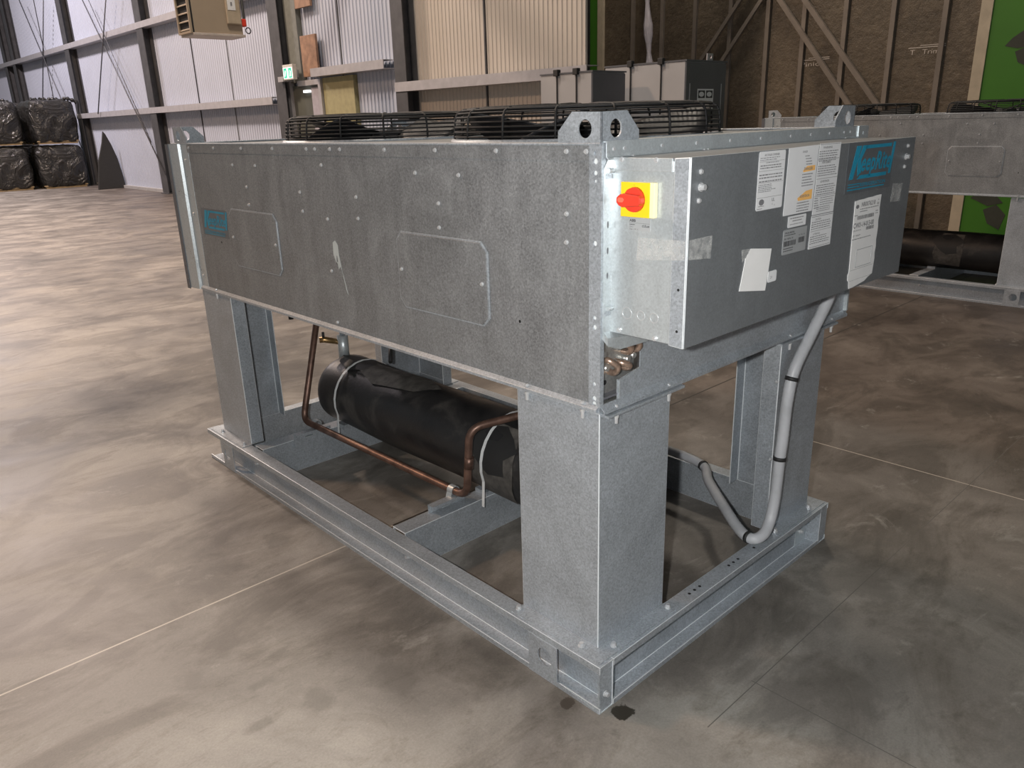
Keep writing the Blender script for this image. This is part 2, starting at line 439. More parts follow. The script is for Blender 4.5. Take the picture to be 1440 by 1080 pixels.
struct(MB().box(5.80, 5.9, 12.4, 45, 0, .07).build('baseboard_back', plain('grey_curb', (.32, .31, .30), .7)))
wb = struct(MB().box(8.3, 8.5, -6, 11, 0, 9).build('wall_partition', G['brown']))
for y in (6.486, 5.981, 5.451, 4.919, 4.393, 3.917, 3.414, 2.876, 2.338):
    MB().box(8.262, 8.3, y-.026, y+.026, 0, 9).build('stud', G['stud'], wb)
def slant(x, y0, z0, y1, z1, wd, dp, name, m, parent):
    d = Vector((y1-y0, z1-z0)).normalized(); n = Vector((-d.y, d.x))*wd/2
    pts = [(y0+n.x, z0+n.y), (y1+n.x, z1+n.y), (y1-n.x, z1-n.y), (y0-n.x, z0-n.y)]
    return MB().plate(pts, [], fX(x), dp).build(name, m, parent)
for a in ((4.1, 3.57, 5.55, 1.77), (3.8, 3.57, 5.25, 1.71)): slant(8.222, *a, .045, .04, 'diagonal_brace', G['stud'], wb)
for a in ((4.95, 3.57, 2.95, 1.07), (4.68, 3.57, 2.68, 1.14)): slant(8.222, *a, .055, .04, 'diagonal_brace', G['stud'], wb)
chalk = plain('chalk_white', (.55, .48, .42), .8)
mb = MB(); fr = lambda a, b, c: (8.298-c, -a, b)
for (y, z, s) in ((2.66, 1.975, 'T   Trim'), (3.93, 1.935, 'Pinion')):
    line(fr, -y-.02, -y+.36, z+.035, .008, mb, .002); line(fr, -y+.10, -y+.36, z+.055, .007, mb, .002)
    text(s, fr, -y, z-.03, .05, mb, .30, .002)
mb.build('chalk_note', chalk, wb)
gp = struct(MB().box(8.25, 8.3, .2, 1.90, 0, 9).build('wall_membrane', G['green']))
MB().box(8.235, 8.3, 1.88, 1.99, 0, 9).build('edge_board', G['timber'], gp)
for pts in ([(1.72, 1.96), (1.66, 2.03), (1.56, 2.10), (1.50, 2.02), (1.52, 1.94), (1.60, 1.93)],
            [(1.62, 1.90), (1.50, 1.95), (1.42, 1.85), (1.52, 1.77), (1.58, 1.80)],
            [(1.82, .46), (1.70, .54), (1.58, .50), (1.50, .42), (1.64, .38)],
            [(1.68, .34), (1.56, .40), (1.46, .30), (1.50, .14), (1.62, .20)]):
    MB().plate(pts, [], fX(8.249, -1), .002).build('bare_patch', G['leaf'], gp)
g2 = struct(MB().box(8.27, 8.3, 7.12, 7.40, 0, 9).build('trim_1', G['green']))
MB().box(8.25, 8.275, 7.275, 7.325, 0, 9).build('black_strip', G['rubber'], g2)
MB().box(8.25, 8.3, 7.02, 7.12, 0, 9).build('edge_board', G['timber'], g2)
struct(MB().box(8.3, 8.5, 11, 45, 0, 9).build('wall_far', G['wallw']))

def column(y, wd, label, d=.22):
    c = empty('steel_column', (5.78, y, 0), label, 'column', None)
    MB().box(-.10, -.088, -wd/2, wd/2, 0, 9).build('flange', G['steel'], c)
    MB().box(.088, .10, -wd/2, wd/2, 0, 9).build('flange', G['steel'], c)
    MB().box(-.088, .088, -.006, .006, 0, 9).build('web', G['steel'], c)
    MB().box(-.14, .11, -wd/2-.03, wd/2+.03, 0, .02).build('base_plate', G['steel'], c)
column(8.52, .27, 'dark steel column at the right end of the doorway bay, nearest the grey electrical enclosures')
column(12.02, .34, 'dark steel column just left of the green exit sign')
column(18.1, .36, 'dark steel column rising behind the far left corner of the near metal unit')
column(23.6, .36, 'dark steel column directly behind the tall black wrapped bales')
column(29.4, .30, 'right one of the close pair of steel columns beyond the bales')
column(30.5, .30, 'left one of the close pair of steel columns beyond the bales')

def girt(y0, y1, z, label):
    g = empty('wall_girt', (5.68, (y0+y1)/2, z), label, 'girt')
    h = (y1-y0)/2
    path = [(-.03, -.085), (-.03, -.10), (-.03, -.10)]
    MB().box(-.012, .0, -h, h, -.062, .062).build('web', G['girt'], g)
    m = MB().box(.0, .19, -h, h, .054, .062); m.box(.0, .19, -h, h, -.062, -.054)
    m.build('flange', G['girt'], g)
girt(5.05, 8.66, 1.885, 'pale steel rail across the cream wall at lower height, right of the rightmost column')
girt(8.9, 10.95, 2.21, 'short pale steel rail to the right of the exit sign doorway')
girt(12.35, 23.8, 1.84, 'lower of the two long pale steel rails across the white wall at left')
girt(12.35, 45, 3.6, 'upper of the two long pale steel rails, passing behind the tan heater')
for k, (y0, z0, y1, z1, lb) in enumerate([
        (21.41, 4.49, 17.85, .45, 'long bracing rod falling from upper left to the column foot behind the unit'),
        (19.5, 4.49, 21.75, 1.86, 'bracing rod leaning left down to the lower rail above the leaning black sheet'),
        (21.0, 4.49, 18.4, 1.15, 'thinner bracing rod just left of the long falling one'),
        (27.0, 5.2, 23.7, 1.0, 'bracing rod falling to the right behind the wrapped bales'),
        (24.6, 4.9, 26.9, 2.2, 'bracing rod leaning left behind the wrapped bales')]):
    o = MB().tube([(0, y0, z0), (0, y1, z1)], .014 if k != 2 else .009, 6)
    oo = MB().tube([(0, 0, 0), (0, y1-y0, z1-z0)], .014 if k != 2 else .009, 6).build('bracing_rod', G['rod'])
    oo.location = (5.62 if k % 2 else 5.645, y0, z0); tag(oo, lb, 'rod')

# doorway bay
dr = struct(MB().box(5.84, 5.885, 10.95, 11.9, 0, 2.05).build('door_1', G['doorm']))
MB().box(5.78, 5.885, 11.88, 11.98, 0, 2.12).build('door_frame', G['girt'], dr)
MB().box(5.78, 5.885, 10.87, 10.95, 0, 2.12).build('door_frame', G['girt'], dr)
MB().box(5.78, 5.885, 10.95, 11.6, 2.04, 2.12).build('door_frame', G['girt'], dr)
MB().box(5.825, 5.84, 10.98, 11.25, 0, 2.0).build('pale_leaf', plain('lavender_grey', (.36, .34, .38), .5), dr)
MB().box(5.79, 5.84, 11.28, 11.46, 1.93, 1.97).build('door_closer', G['closer_glow'], dr, .004)  # closer glows by emission to look lit; it is no lamp
struct(MB().box(5.82, 5.895, 9.95, 10.86, 0, 2.13).build('trim_2', plain('olive_board', (.30, .275, .15), .6)))
struct(MB().box(5.80, 5.895, 11.46, 11.84, 2.1, 9).build('trim_3', plain('dark_green_grey', (.15, .155, .14), .6)))
p1 = MB().box(-.02, .02, -.24, .24, -.31, .31).build('plywood_panel', G['ply'], None, .003); p1.location = (5.80, 11.13, 2.48)
tag(p1, 'orange brown plywood board on the wall just right of the exit sign', 'board')
p2 = MB().box(-.02, .02, -.24, .24, -.4, .4).build('plywood_panel', G['ply'], None, .003); p2.location = (5.80, 11.18, 3.6)
tag(p2, 'upper orange brown plywood board cut by the top of the view', 'board')
ex = empty('exit_sign', (5.66, 11.6, 2.14), 'small lit green and white exit sign box above the doorway', 'sign')
MB().box(-.035, .035, -.17, .17, 0, .235).build('housing', plain('sign_housing', (.55, .55, .52), .5), ex, .004)
MB().box(-.038, -.035, -.15, .15, .02, .19).build('face', G['exitw'], ex)
fe = lambda a, b, c: (-.0385-c, -a, b)
mb = MB(); mb.plate([(-.13, .03), (-.035, .03), (-.035, .18), (-.13, .18)], [[(-.11, .05), (-.09, .05), (-.06, .12), (-.08, .16), (-.11, .12)]], fe, .002)
mb.plate([(.03, .03), (.13, .03), (.13, .18), (.03, .18)], [[(.05, .05), (.07, .05), (.10, .05), (.11, .12), (.07, .16)]], fe, .002)
mb.build('pictogram', G['exitg'], ex)
MB().box(.035, .14, -.03, .03, .04, .16).build('bracket', G['girt'], ex)
MB().box(-.05, .14, .17, .34, -.02, .06).build('conduit_box', G['girt'], ex)

# unit heater hung from a roof beam
struct(MB().box(-9, 5.9, 9.12, 9.24, 4.6, 4.9).build('trim_4', G['steel']))
h = empty('unit_heater', (3.34, 9.18, 2.48), 'tan box heater with louvred end hanging high at the upper left', 'heater')
MB().box(-.30, .32, -.18, .18, .03, .80).build('casing', G['heat'], h, .006)
MB().box(-.32, .34, -.20, .20, .0, .03).build('bottom_tray', plain('pale_tan', (.52, .46, .42), .4), h, .004)
MB().box(-.325, -.30, -.18, .18, .03, .80).build('outlet_grille', G['hole'], h)
fz_ = MB().plate(rect(-.185, .185, .025, .805), [rect(-.16, .16, .05, .78)], fX(-.350), .026); fz_.build('outlet_frame', G['heat'], h)
for k in range(8): MB().plate([(-.17, .07+k*.09), (.17, .07+k*.09), (.17, .082+k*.09), (-.17, .082+k*.09)], [], lambda a, b, c: (-.325-c, a, b-c*.6), .016).build('louvre', G['heat'], h)
MB().box(.12, .30, -.215, -.18, .14, .52).build('service_cover', plain('tan_cover', (.42, .35, .26), .5), h, .012)
MB().box(.14, .24, -.219, -.215, .30, .44).build('notice_label', G['white'], h)
MB().box(.18, .20, -.222, -.219, .35, .39).build('notice_mark', G['greyink'], h)
MB().tube(bez([(.42, -.1, .8), (.44, -.1, .62), (.40, -.1, .50), (.33, -.1, .47)]), .012).build('gas_pipe', G['rubber'], h)
MB().tube([(.33, -.1, .20), (.39, -.1, .20), (.39, -.1, .50)], .018).build('gas_pipe', G['rubber'], h)
MB().box(.34, .40, -.14, -.06, .13, .22).build('gas_valve', G['red'], h, .01)
MB().tube([(.43+.035*math.cos(a*.7), -.1, .09+.035*math.sin(a*.7)) for a in range(9)], .007, 6, closed=True).build('pull_ring', G['wire'], h)
for sx in (-.22, .24): MB().tube([(sx, 0, .8), (sx, 0, 2.12)], .008, 6).build('hanging_rod', G['rod'], h)

# wrapped bales
def bale(x, y, z, sx, sy, sz, label, seed, tuft=False):
    rnd = random.Random(seed)
    bm = bmesh.new(); bmesh.ops.create_cube(bm, size=1)
    bmesh.ops.subdivide_edges(bm, edges=bm.edges[:], cuts=9, use_grid_fill=True)
    for v in bm.verts:
        c = v.co; n = Vector((max(-.36, min(.36, c.x)), max(-.36, min(.36, c.y)), max(-.40, min(.40, c.z))))
        d = c-n; q = n+(d.normalized()*.13 if d.length > .001 else Vector())
        lim = Vector((.36, .36, .40)); 
        q = Vector([q[i] if abs(c[i]) > lim[i] or d.length > .001 else q[i] for i in range(3)])
        sag = 1+.05*math.sin((c.z+.5)*math.pi)
        wob = .018*math.sin(c.x*17+seed)*math.cos(c.y*13+c.z*11+seed)
        v.co = Vector((q.x*sag*sx*1.02+wob, q.y*sag*sy*1.02+wob, (q.z+.5+(-.03 if c.z > 0 else .03))*sz*.99+ (wob if c.z > .1 else 0)))
    me = bpy.data.meshes.new('plastic_bale'); bm.to_mesh(me); bm.free()
    for p in me.polygons: p.use_smooth = True
    me.materials.append(G['wrap'])
    root = empty('wrapped_bale', (x, y, z), label, 'bale', None, rnd.uniform(-.06, .06))
    o = bpy.data.objects.new('film_wrap', me); C.objects.link(o); o.parent = root
    s = MB()
    for k in (-1, 0, 1): s.box(-sx*.45, sx*.45, k*sy*.4-.05, k*sy*.4+.05, 0, .09)
    s.box(-sx*.47, sx*.47, -sy*.47, sy*.47, .055, .085)
    s.build('pallet', G['pallet'], root)
    if tuft:
        t = MB()
        for k in range(5):
            a = rnd.uniform(-.35, .35)*sx; b_ = rnd.uniform(-.3, .3)*sy
            t.tube(bez([(a, b_, sz*.93), (a+.08, b_+.02, sz*.93+.10), (a+.22, b_, sz*.93+.08), (a+.36, b_-.03, sz*.93)]), [.03+.03*math.sin(i*.6) ** 2 for i in range(25)], 7)
        t.build('loose_film', G['wrap'], root)
bale(4.96, 23.75, 0, 1.12, 1.1, 1.12, 'black film wrapped bale on the floor at the right, under another', 1)
bale(4.93, 23.75, 1.15, 1.08, 1.1, 1.12, 'black film wrapped bale on top at the right, with loose film on its lid', 2, True)
bale(3.66, 23.95, 0, 1.15, 1.1, 1.12, 'black film wrapped bale on the floor at the far left edge', 3)
bale(3.62, 23.95, 1.15, 1.15, 1.1, 1.10, 'black film wrapped bale topmost at the far left edge', 4, True)
bale(4.35, 25.4, 0, 1.15, 1.1, 1.12, 'black film wrapped bale on the floor glimpsed in the gap behind the two stacks', 5)
bale(4.35, 25.4, 1.15, 1.15, 1.1, 1.10, 'upper black film wrapped bale glimpsed in the gap behind the two stacks', 6)
lean = MB().plate([(-.45, 0), (.235, 0), (.225, .3), (.18, .75), (.10, 1.10), (.01, 1.36), (-.04, 1.43), (-.12, 1.15), (-.30, .7)], [], lambda a, b, c: (a, c+b*.12, b), .05)
o = lean.build('rubber_sheet', G['rubber'], None, .01); o.location = (5.62, 21.35, 0)
tag(o, 'black sheet with a curved pointed top leaning beside the right bale stack', 'sheet')

# electrical enclosures
def ecab(name_lab, loc, sx, sy, sz, far):
    e = empty('electrical_enclosure', loc, name_lab, 'enclosure', None)
    MB().box(0, sx, 0, sy, .1, sz).build('body', G['ebox'], e, .006)
    MB().box(.03, sx-.03, .03, sy-.03, 0, .1).build('plinth', G['edark'], e)
    MB().box(0.006, sx-.006, -.012, 0, .12, sz-.01).build('end_panel', G['edark'], e, .003)
    MB().box(-.006, sx+.006, -.018, sy+.006, sz, sz+.014).build('top_cap', G['edark'], e)
    for k, yy in enumerate((sy*.28, sy*.66)):
        MB().box(-.01, 0.0, yy-.006, yy+.006, .1, sz+.01).build('strap', G['rubber'], e)
        MB().box(-.03, .02, yy-.03, yy+.03, sz-.015, sz+.045).build('strap_corner', G['rubber'], e, .004)
    f = lambda a, b, c: (a, -.0125-c, b)
    if far:
        MB().plate(rect(.2, .48, sz-.44, sz-.25), [], f, .001).build('warning_label', G['white'], e)
        m = MB()
        for q in (.215, .350): m.plate(rect(q, q+.115, sz-.335, sz-.265), [circle(q+.057, sz-.30, .045, 12, .024)], f, .0016)
        for q in (.23, .365): text('?\u00bb', f, q+.02, sz-.41, .05, m, .06, .002)
        m.build('warning_print', G['ink'], e)
        for q in (.06, sz and sx-.09): MB().box(q, q+.012, -.016, -.012, .3, sz-.2).build('seam', G['ebox'], e)
    else:
        m = MB(); text('EATON', f, .19, sz-.45, .035, m, .14, .002, bold=.02); m.build('maker_mark', G['ink'], e)
        MB().box(.05, sx-.05, -.016, -.012, sz-.32, sz-.31).build('seam', G['rubber'], e)
    return e
ecab('shorter grey electrical enclosure with dark end, left of the other one', (4.78, 4.2, 0), .50, .68, 1.81, False)
e2 = ecab('taller grey electrical enclosure with two small warning labels on its dark end', (5.5, 3.64, 0), .70, 1.0, 1.885, True)
MB().plate(rect(.30, .40, 0, .07), [circle(.36, .04, .018, 12)], lambda a, b, c: (a+.14, .05+c, 1.9+b), .01).build('lifting_tab', G['girt'], e2)
fo = MB().tube(bez([(0, 0, 0), (.0, .02, 1.2), (-.03, .05, 2.0), (.02, .16, 3.0), (.06, .25, 4.6)]), [.05+.02*math.sin(i*1.3) for i in range(33)], 7)
o = fo.build('plastic_film_strip', G['film']); o.location = (8.14, 6.0, 0)
tag(o, 'clear shiny plastic film strip hanging in front of the brown wall', 'film')

# ------------------------------------------------------------------ condenser unit
U = empty('condenser_unit', (0, 0, 0), 'large galvanised condenser unit in the foreground with yellow and red switch', 'air conditioning unit')
FR, PN, BR = G['frame'], G['panel'], G['bright']
# base rails: open channels with lips
def channel(a0, a1, flip=1):
    """long rail profile, cross coordinate q outwards negative"""
    pass
RAIL = [(-.0515, .118), (-.0515, .138), (0, .138), (0, .0), (-.0515, .0), (-.0515, .016)]
def prism(poly, fr, l0, l1):
    m = MB(); n = len(poly)
    m.plate(poly, [], lambda a, b, c: fr(a, b, l0+c), l1-l0); return m
ro = outline(RAIL, -.004)
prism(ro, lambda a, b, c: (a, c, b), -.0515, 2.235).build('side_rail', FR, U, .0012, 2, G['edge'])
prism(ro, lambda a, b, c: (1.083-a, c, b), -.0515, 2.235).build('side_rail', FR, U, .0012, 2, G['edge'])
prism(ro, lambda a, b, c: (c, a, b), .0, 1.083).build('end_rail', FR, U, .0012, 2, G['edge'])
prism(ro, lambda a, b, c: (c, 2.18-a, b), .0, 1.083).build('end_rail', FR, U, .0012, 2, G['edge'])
# fork pocket covers
for yc, s in ((0, 1), (2.18, -1)):
    Y = lambda q: yc+s*q
    fp = [(Y(.195), .001), (Y(.195), .118), (Y(.092), .118), (Y(.092), .016), (Y(.03), .012), (Y(-.05), .006), (Y(-.05), .001)]
    MB().plate(fp, [circle(Y(.135), .070, .026, 24)], fX(-.0535), .003).build('fork_pocket_cover', FR, U)
MB().box(-.050, 0, -.049, -.045, .001, .136).build('end_plate', FR, U)
MB().box(1.085, 1.135, -.049, -.045, .001, .136).build('end_plate', FR, U)
MB().box(1.01, 1.075, -.006, -.004, .004, .117).build('end_plate', BR, U)
# cross beams
bo = outline([(.06, .128), (.06, .138), (0, .138), (0, .004), (.06, .004)], -.004)
for yb in (.825, 1.815):
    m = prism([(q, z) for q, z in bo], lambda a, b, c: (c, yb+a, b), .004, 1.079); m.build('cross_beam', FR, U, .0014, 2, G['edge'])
# legs: folded angle posts with return lips
LEG = outline([(.055, .268), (0, .268), (0, 0), (.268, 0), (.268, .055)], .004)
for (ox, oy, sx, sy) in ((0, 0, 1, 1), (1.083, 0, -1, 1), (0, 2.172, 1, -1), (1.083, 2.172, -1, -1)):
    m = prism(LEG, lambda a, b, c: (ox+sx*a, oy+sy*b, c), .140, .768)
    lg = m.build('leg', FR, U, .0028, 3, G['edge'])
    f = MB(); e = .042
    xa, xb = sorted((ox-sx*e, ox+sx*.27)); f.box(xa, xb, *sorted((oy-sy*0, oy-sy*e)), .138, .1405)
    ya, yb_ = sorted((oy, oy+sy*.27)); f.box(*sorted((ox, ox-sx*e)), ya, yb_, .138, .1405)
    f.build('foot_flange', FR, lg)
SCREWS = []
def bolt_mesh(r, hgt):
    m = MB(); n = 8
    vs = [(r*1.35*math.cos(2*math.pi*i/n), r*1.35*math.sin(2*math.pi*i/n), 0) for i in range(n)]
    vs += [(r*1.35*math.cos(2*math.pi*i/n), r*1.35*math.sin(2*math.pi*i/n), hgt*.3) for i in range(n)]
    vs += [(r*math.cos(2*math.pi*i/n), r*math.sin(2*math.pi*i/n), hgt*.32) for i in range(n)]
    vs += [(r*.9*math.cos(2*math.pi*i/n), r*.9*math.sin(2*math.pi*i/n), hgt) for i in range(n)]
    fs = []
    for q in range(3):
        for i in range(n): fs.append((q*n+i, q*n+(i+1) % n, (q+1)*n+(i+1) % n, (q+1)*n+i))
    fs.append(tuple(3*n+i for i in range(n))); fs.append(tuple(range(n-1, -1, -1)))
    m.add(vs, fs)
    o = m.build('screw', G['bolt'])
    me = o.data; C.objects.unlink(o); bpy.data.objects.remove(o); return me
SM = bolt_mesh(.0042, .0050); SL = bolt_mesh(.0064, .011); SH = bolt_mesh(.0046, .022)
def screw(p, nrm, me=SM, parent=None, name='screw'):
    o = bpy.data.objects.new(name, me); C.objects.link(o); o.parent = parent or U
    o.location = p; o.rotation_euler = Vector(nrm).to_track_quat('Z', 'Y').to_euler()
for p in ((-.022, .035), (-.022, .262), (.035, -.022), (.262, -.022), (-.022, 2.14), (-.022, 1.93), (.83, -.022), (1.05, -.022)):
    screw((*p, .1405), (0, 0, 1), SL, None, 'bolt')
for p in ((-.028, -.049, .05), (1.04, -.006, .05)): screw(p, (0, -1, 0), SL, None, 'bolt')
for y in (.80, 1.86): screw((-.004, y, .07), (-1, 0, 0), SL, None, 'bolt')
for x in (.36, .385, .41, .56, .585, .61, .70): MB().plate(circle(x, -.024, .0045, 12), [], fZ(.1384), .0003).build('punched_hole', G['hole'], U)
# cabinet shell ---------------------------------------------------------
ZB, ZT = .785, 1.345
cab = MB()
arcn = 14
cab.box(.0, .003, .028, 2.10, ZB, ZT)
sp = cab.build('side_panel', PN, U, .001)
MB().box(-.0025, 0, .028, 2.10, 1.315, 1.345).build('top_seam', PN, sp)
# folded lower edge of the side panel
prism(outline([(-.0, .788), (-.012, .780), (-.012, .772), (.02, .770)], .002), lambda a, b, c: (a, c, b), .0, 2.15).build('bottom_flange', FR, U, .0008)
prism(outline([(-.0, .79), (-.016, .781), (-.016, .770), (.02, .768)], .003), lambda a, b, c: (1.21-a, c, b), .0, 2.15).build('bottom_flange', FR, U)
# near corner post
pm = MB().plate(rect(-.003, .030, .768, 1.348), [circle(.013, z, r, 12) for z, r in ((1.291, .005), (1.275, .0035), (1.148, .0055), (.988, .0045), (.967, .0055), (.837, .0045), (.803, .006), (.790, .006), (1.33, .005), (1.314, .006))], fX(-.003), .003)
pm.plate(rect(0, .010, .768, 1.348), [], fY(-.003), .003)
po = pm.build('corner_post', FR, U)
mh = MB().box(.0005, .002, .002, .027, .775, 1.34); mh.build('post_backing', G['strap'], po)
# far corner post, turned out a little, its sheen painted by brighter metal, with dark edge flange
prism(outline([(-.001, 2.095), (-.002, 2.160), (-.012, 2.165), (-.022, 2.245)], -.003), lambda a, b, c: (a, b, c), .77, 1.347).build('corner_post', BR, U)
MB().plate([(2.235, .765), (2.262, .765), (2.262, 1.347), (2.235, 1.347)], [circle(2.25, z, .004, 8) for z in (.80, .83, .86, 1.0, 1.2)], fX(-.024), .003).build('post_flange', G['edark'], U)
for z in (1.285, 1.08, .83): screw((-.002, 2.13, z), (-1, 0, 0))
# back and far end
MB().box(1.207, 1.21, 0, 2.25, ZB, ZT).build('rear_panel', PN, U)
MB().box(0.0, 1.207, 2.247, 2.25, ZB, ZT).build('end_panel', PN, U)
MB().box(.004, 1.206, .004, 2.246, .795, .80).build('coil_underside', G['edark'], U)
# front (short side) face
m = MB().plate([(.144, .787), (1.207, .787), (1.207, 1.32), (.028, 1.32), (.028, .943), (.144, .925), (.144, .845), (.064, .835), (.064, .787)][::-1], [], fY(0), .003)
# real outline: notch open for the coil ends
m = MB().plate([(.064, .787), (1.207, .787), (1.207, 1.32), (.008, 1.32), (.008, .945), (.144, .925), (.144, .845), (.064, .832)], [], fY(0), .003)
fp = m.build('front_panel', FR, U)
MB().plate([(.004, .944), (.05, .928), (.146, .926), (.146, .945), (.004, .962)], [], lambda a, b, c: (a, -.018+c, b-(.0 if c else .016)), .018).build('bent_lip', BR, fp)
MB().box(.066, .070, -.001, .006, .787, .832).build('fold', BR, fp)
prism(outline([(.0, .788), (-.014, .776), (-.014, .768), (.02, .768)], .002), lambda a, b, c: (c, a, b), .0, 1.205).build('bottom_flange', FR, U, .0008)
MB().box(.008, .30, -.020, .0, .7585, .765).build('leg_top_flange', FR, U)
MB().box(.78, 1.13, -.020, .0, .7585, .765).build('leg_top_flange', FR, U)
MB().box(1.198, 1.207, -.012, 0, .787, .95).build('side_fold', BR, fp)
# coil ends in the notch
ce = MB().box(.001, .150, .024, .028, .786, .96).build('coil_end_plate', G['coilend'], U)
for x, z in ((.025, .90), (.06, .925), (.075, .905), (.10, .915), (.13, .91), (.11, .87), (.06, .875), (.035, .865), (.13, .875)):
    MB().tube([(x, .026, z), (x, .006, z)], .0068, 10).build('tube_stub', G['coilend'], ce)
for p0, p1 in (((.082, .918), (.108, .888)), ((.040, .882), (.058, .850)), ((.118, .918), (.136, .888)), ((.082, .868), (.10, .852))):
    mx = ((p0[0]+p1[0])/2+.008, -.004, (p0[1]+p1[1])/2)
    MB().tube(bez([(p0[0], .03, p0[1]), (p0[0], .006, p0[1]), mx, (p1[0], .006, p1[1]), (p1[0], .03, p1[1])], 5), .0075, 8).build('return_bend', G['coppern'], ce)
MB().box(.001, .150, .0035, .028, .784, .787).build('drip_ledge', G['coilend'], U)
for x, z in ((.022, .822), (.045, .826)): MB().plate(circle(x, z, .006, 12), [], fY(.0236, -1), .0004).build('punched_hole', G['hole'], ce)
# top angle along the short side
prism(outline([(-.012, 1.316), (-.006, 1.322), (-.006, 1.350), (.05, 1.350)], .003), lambda a, b, c: (c, a, b), .006, 1.214).build('top_rail', BR, U, .0008)
MB().box(-.004, .04, .0, 2.25, 1.345, 1.350).build('top_rail', FR, U, .001)
MB().box(1.17, 1.212, .0, 2.25, 1.345, 1.350).build('top_rail', FR, U, .001)
MB().box(0, 1.21, 2.21, 2.252, 1.345, 1.350).build('top_rail', FR, U, .001)
MB().plate(rect(1.148, 1.214, 1.320, 1.352), [circle(1.178, 1.332, .005, 12)], fY(-.012), .003).build('rail_end_tab', BR, U)
MB().box(1.17, 1.186, -.0085, -.008, 1.325, 1.34).build('tab_backing', G['hole'], U)
for x in (.028, .062, .19, .32, .46, .60, .75, .86, .97, 1.06, 1.10): screw((x, -.006, 1.337), (0, -1, 0))
for x in (.085, .345, .36, 1.06): screw((x, -.014, 1.3185), (0, -.6, .8))
# deck with fan openings, rings, fans, guards
FANS = ((.60, .575), (.60, 1.60))
dm = MB().plate(rect(.02, 1.19, .02, 2.22), [circle(cx, cy, .385, 48) for cx, cy in FANS], fZ(1.340), .003).build('top_deck', PN, U)
for cx, cy in FANS:
    fan = MB()
    fan.tube([(cx, cy, 1.25), (cx, cy, 1.375)], .075, 20)
    fo_ = fan.build('fan', G['blade'], U)
    ring = MB(); n = 48
    vs = []
    for r, z in ((.385, 1.25), (.385, 1.335), (.392, 1.350), (.40, 1.350), (.405, 1.343)):
        vs += [(cx+r*math.cos(2*math.pi*i/n), cy+r*math.sin(2*math.pi*i/n), z) for i in range(n)]
    ring.add(vs, [(q*n+i, q*n+(i+1) % n, (q+1)*n+(i+1) % n, (q+1)*n+i) for q in range(4) for i in range(n)], True)
    ring.build('fan_ring', FR, U)
    for k in range(4):
        a0 = k*math.pi/2+(.35 if cy < 1 else .1); bl = MB(); vs = []; R, Cn = 8, 7
        for i in range(R):
            rad = .07+(.365-.07)*i/(R-1); wd = (.45+.30*i/(R-1)); tw = 1.15-.35*i/(R-1)
            for j in range(Cn):
                t = j/(Cn-1)-.5; an = a0+t*wd*(1.15 if i else 1.6); hgt = t*wd*rad*tw*.60
                vs.append((cx+rad*math.cos(an), cy+rad*math.sin(an), 1.362+hgt+.006*math.cos(t*3)))
        fs = [(i*Cn+j, i*Cn+j+1, (i+1)*Cn+j+1, (i+1)*Cn+j) for i in range(R-1) for j in range(Cn-1)]
        bl.add(vs, fs, True); b_ = bl.build('blade', G['blade'], fo_)
        sm = b_.modifiers.new('solid', 'SOLIDIFY'); sm.thickness = .004
    g = MB(); R0 = .392; n = 44
    def ringp(r, z): return [(cx+r*math.cos(2*math.pi*i/n), cy+r*math.sin(2*math.pi*i/n), z) for i in range(n)]
    for r, z in ((R0, 1.356), (R0, 1.369), (R0-.002, 1.382), (R0-.004, 1.395), (R0-.006, 1.408), (R0-.012, 1.419), (R0-.024, 1.4265), (R0-.040, 1.430)):
        g.tube(ringp(r, z), .0029 if z < 1.425 else .0034, 5, closed=True)
    for i in range(2, 22): g.tube(ringp(R0-.04-(R0-.10)*i/22, 1.431+.004*math.sin(i/22*1.5)), .0019, 4, closed=True)
    gg = g.build('fan_guard', G['wire'], U)
    for i in range(16):
        a = 2*math.pi*(i+.35)/16
        prof = [(R0, 1.346), (R0-.001, 1.38), (R0-.005, 1.408), (R0-.013, 1.422), (R0-.03, 1.4295), (R0-.06, 1.4325), (.2, 1.436), (.06, 1.436)]
        MB().tube([(cx+r*math.cos(a), cy+r*math.sin(a), z) for r, z in prof], .0036, 5).build('guard_wire', G['wire'], gg)
# lifting lugs
def lug(ox, oy, sx, sy):
    path = [(0, 0), (0, .059), (.080, .059), (.120, .021), (.120, 0)]
    m = MB(); t = .004
    m.plate([(0, -.03), (0, .059), (.080, .061), (.120, .022), (.120, -.03)], [circle(.045, .027, .0185, 28)], lambda a, b, c: (ox+sx*c, oy+sy*a, 1.350+b), t)
    m.plate([(0, -.03), (0, .059), (.080, .061), (.120, .022), (.120, -.03)], [circle(.045, .027, .0185, 28)], lambda a, b, c: (ox+sx*a, oy+sy*c, 1.350+b), t)
    m.build('lifting_lug', FR, U)
lug(-.001, -.001, 1, 1); lug(1.135, -.001, -1, 1); lug(-.001, 2.215, 1, -1); lug(1.135, 2.215, -1, -1)
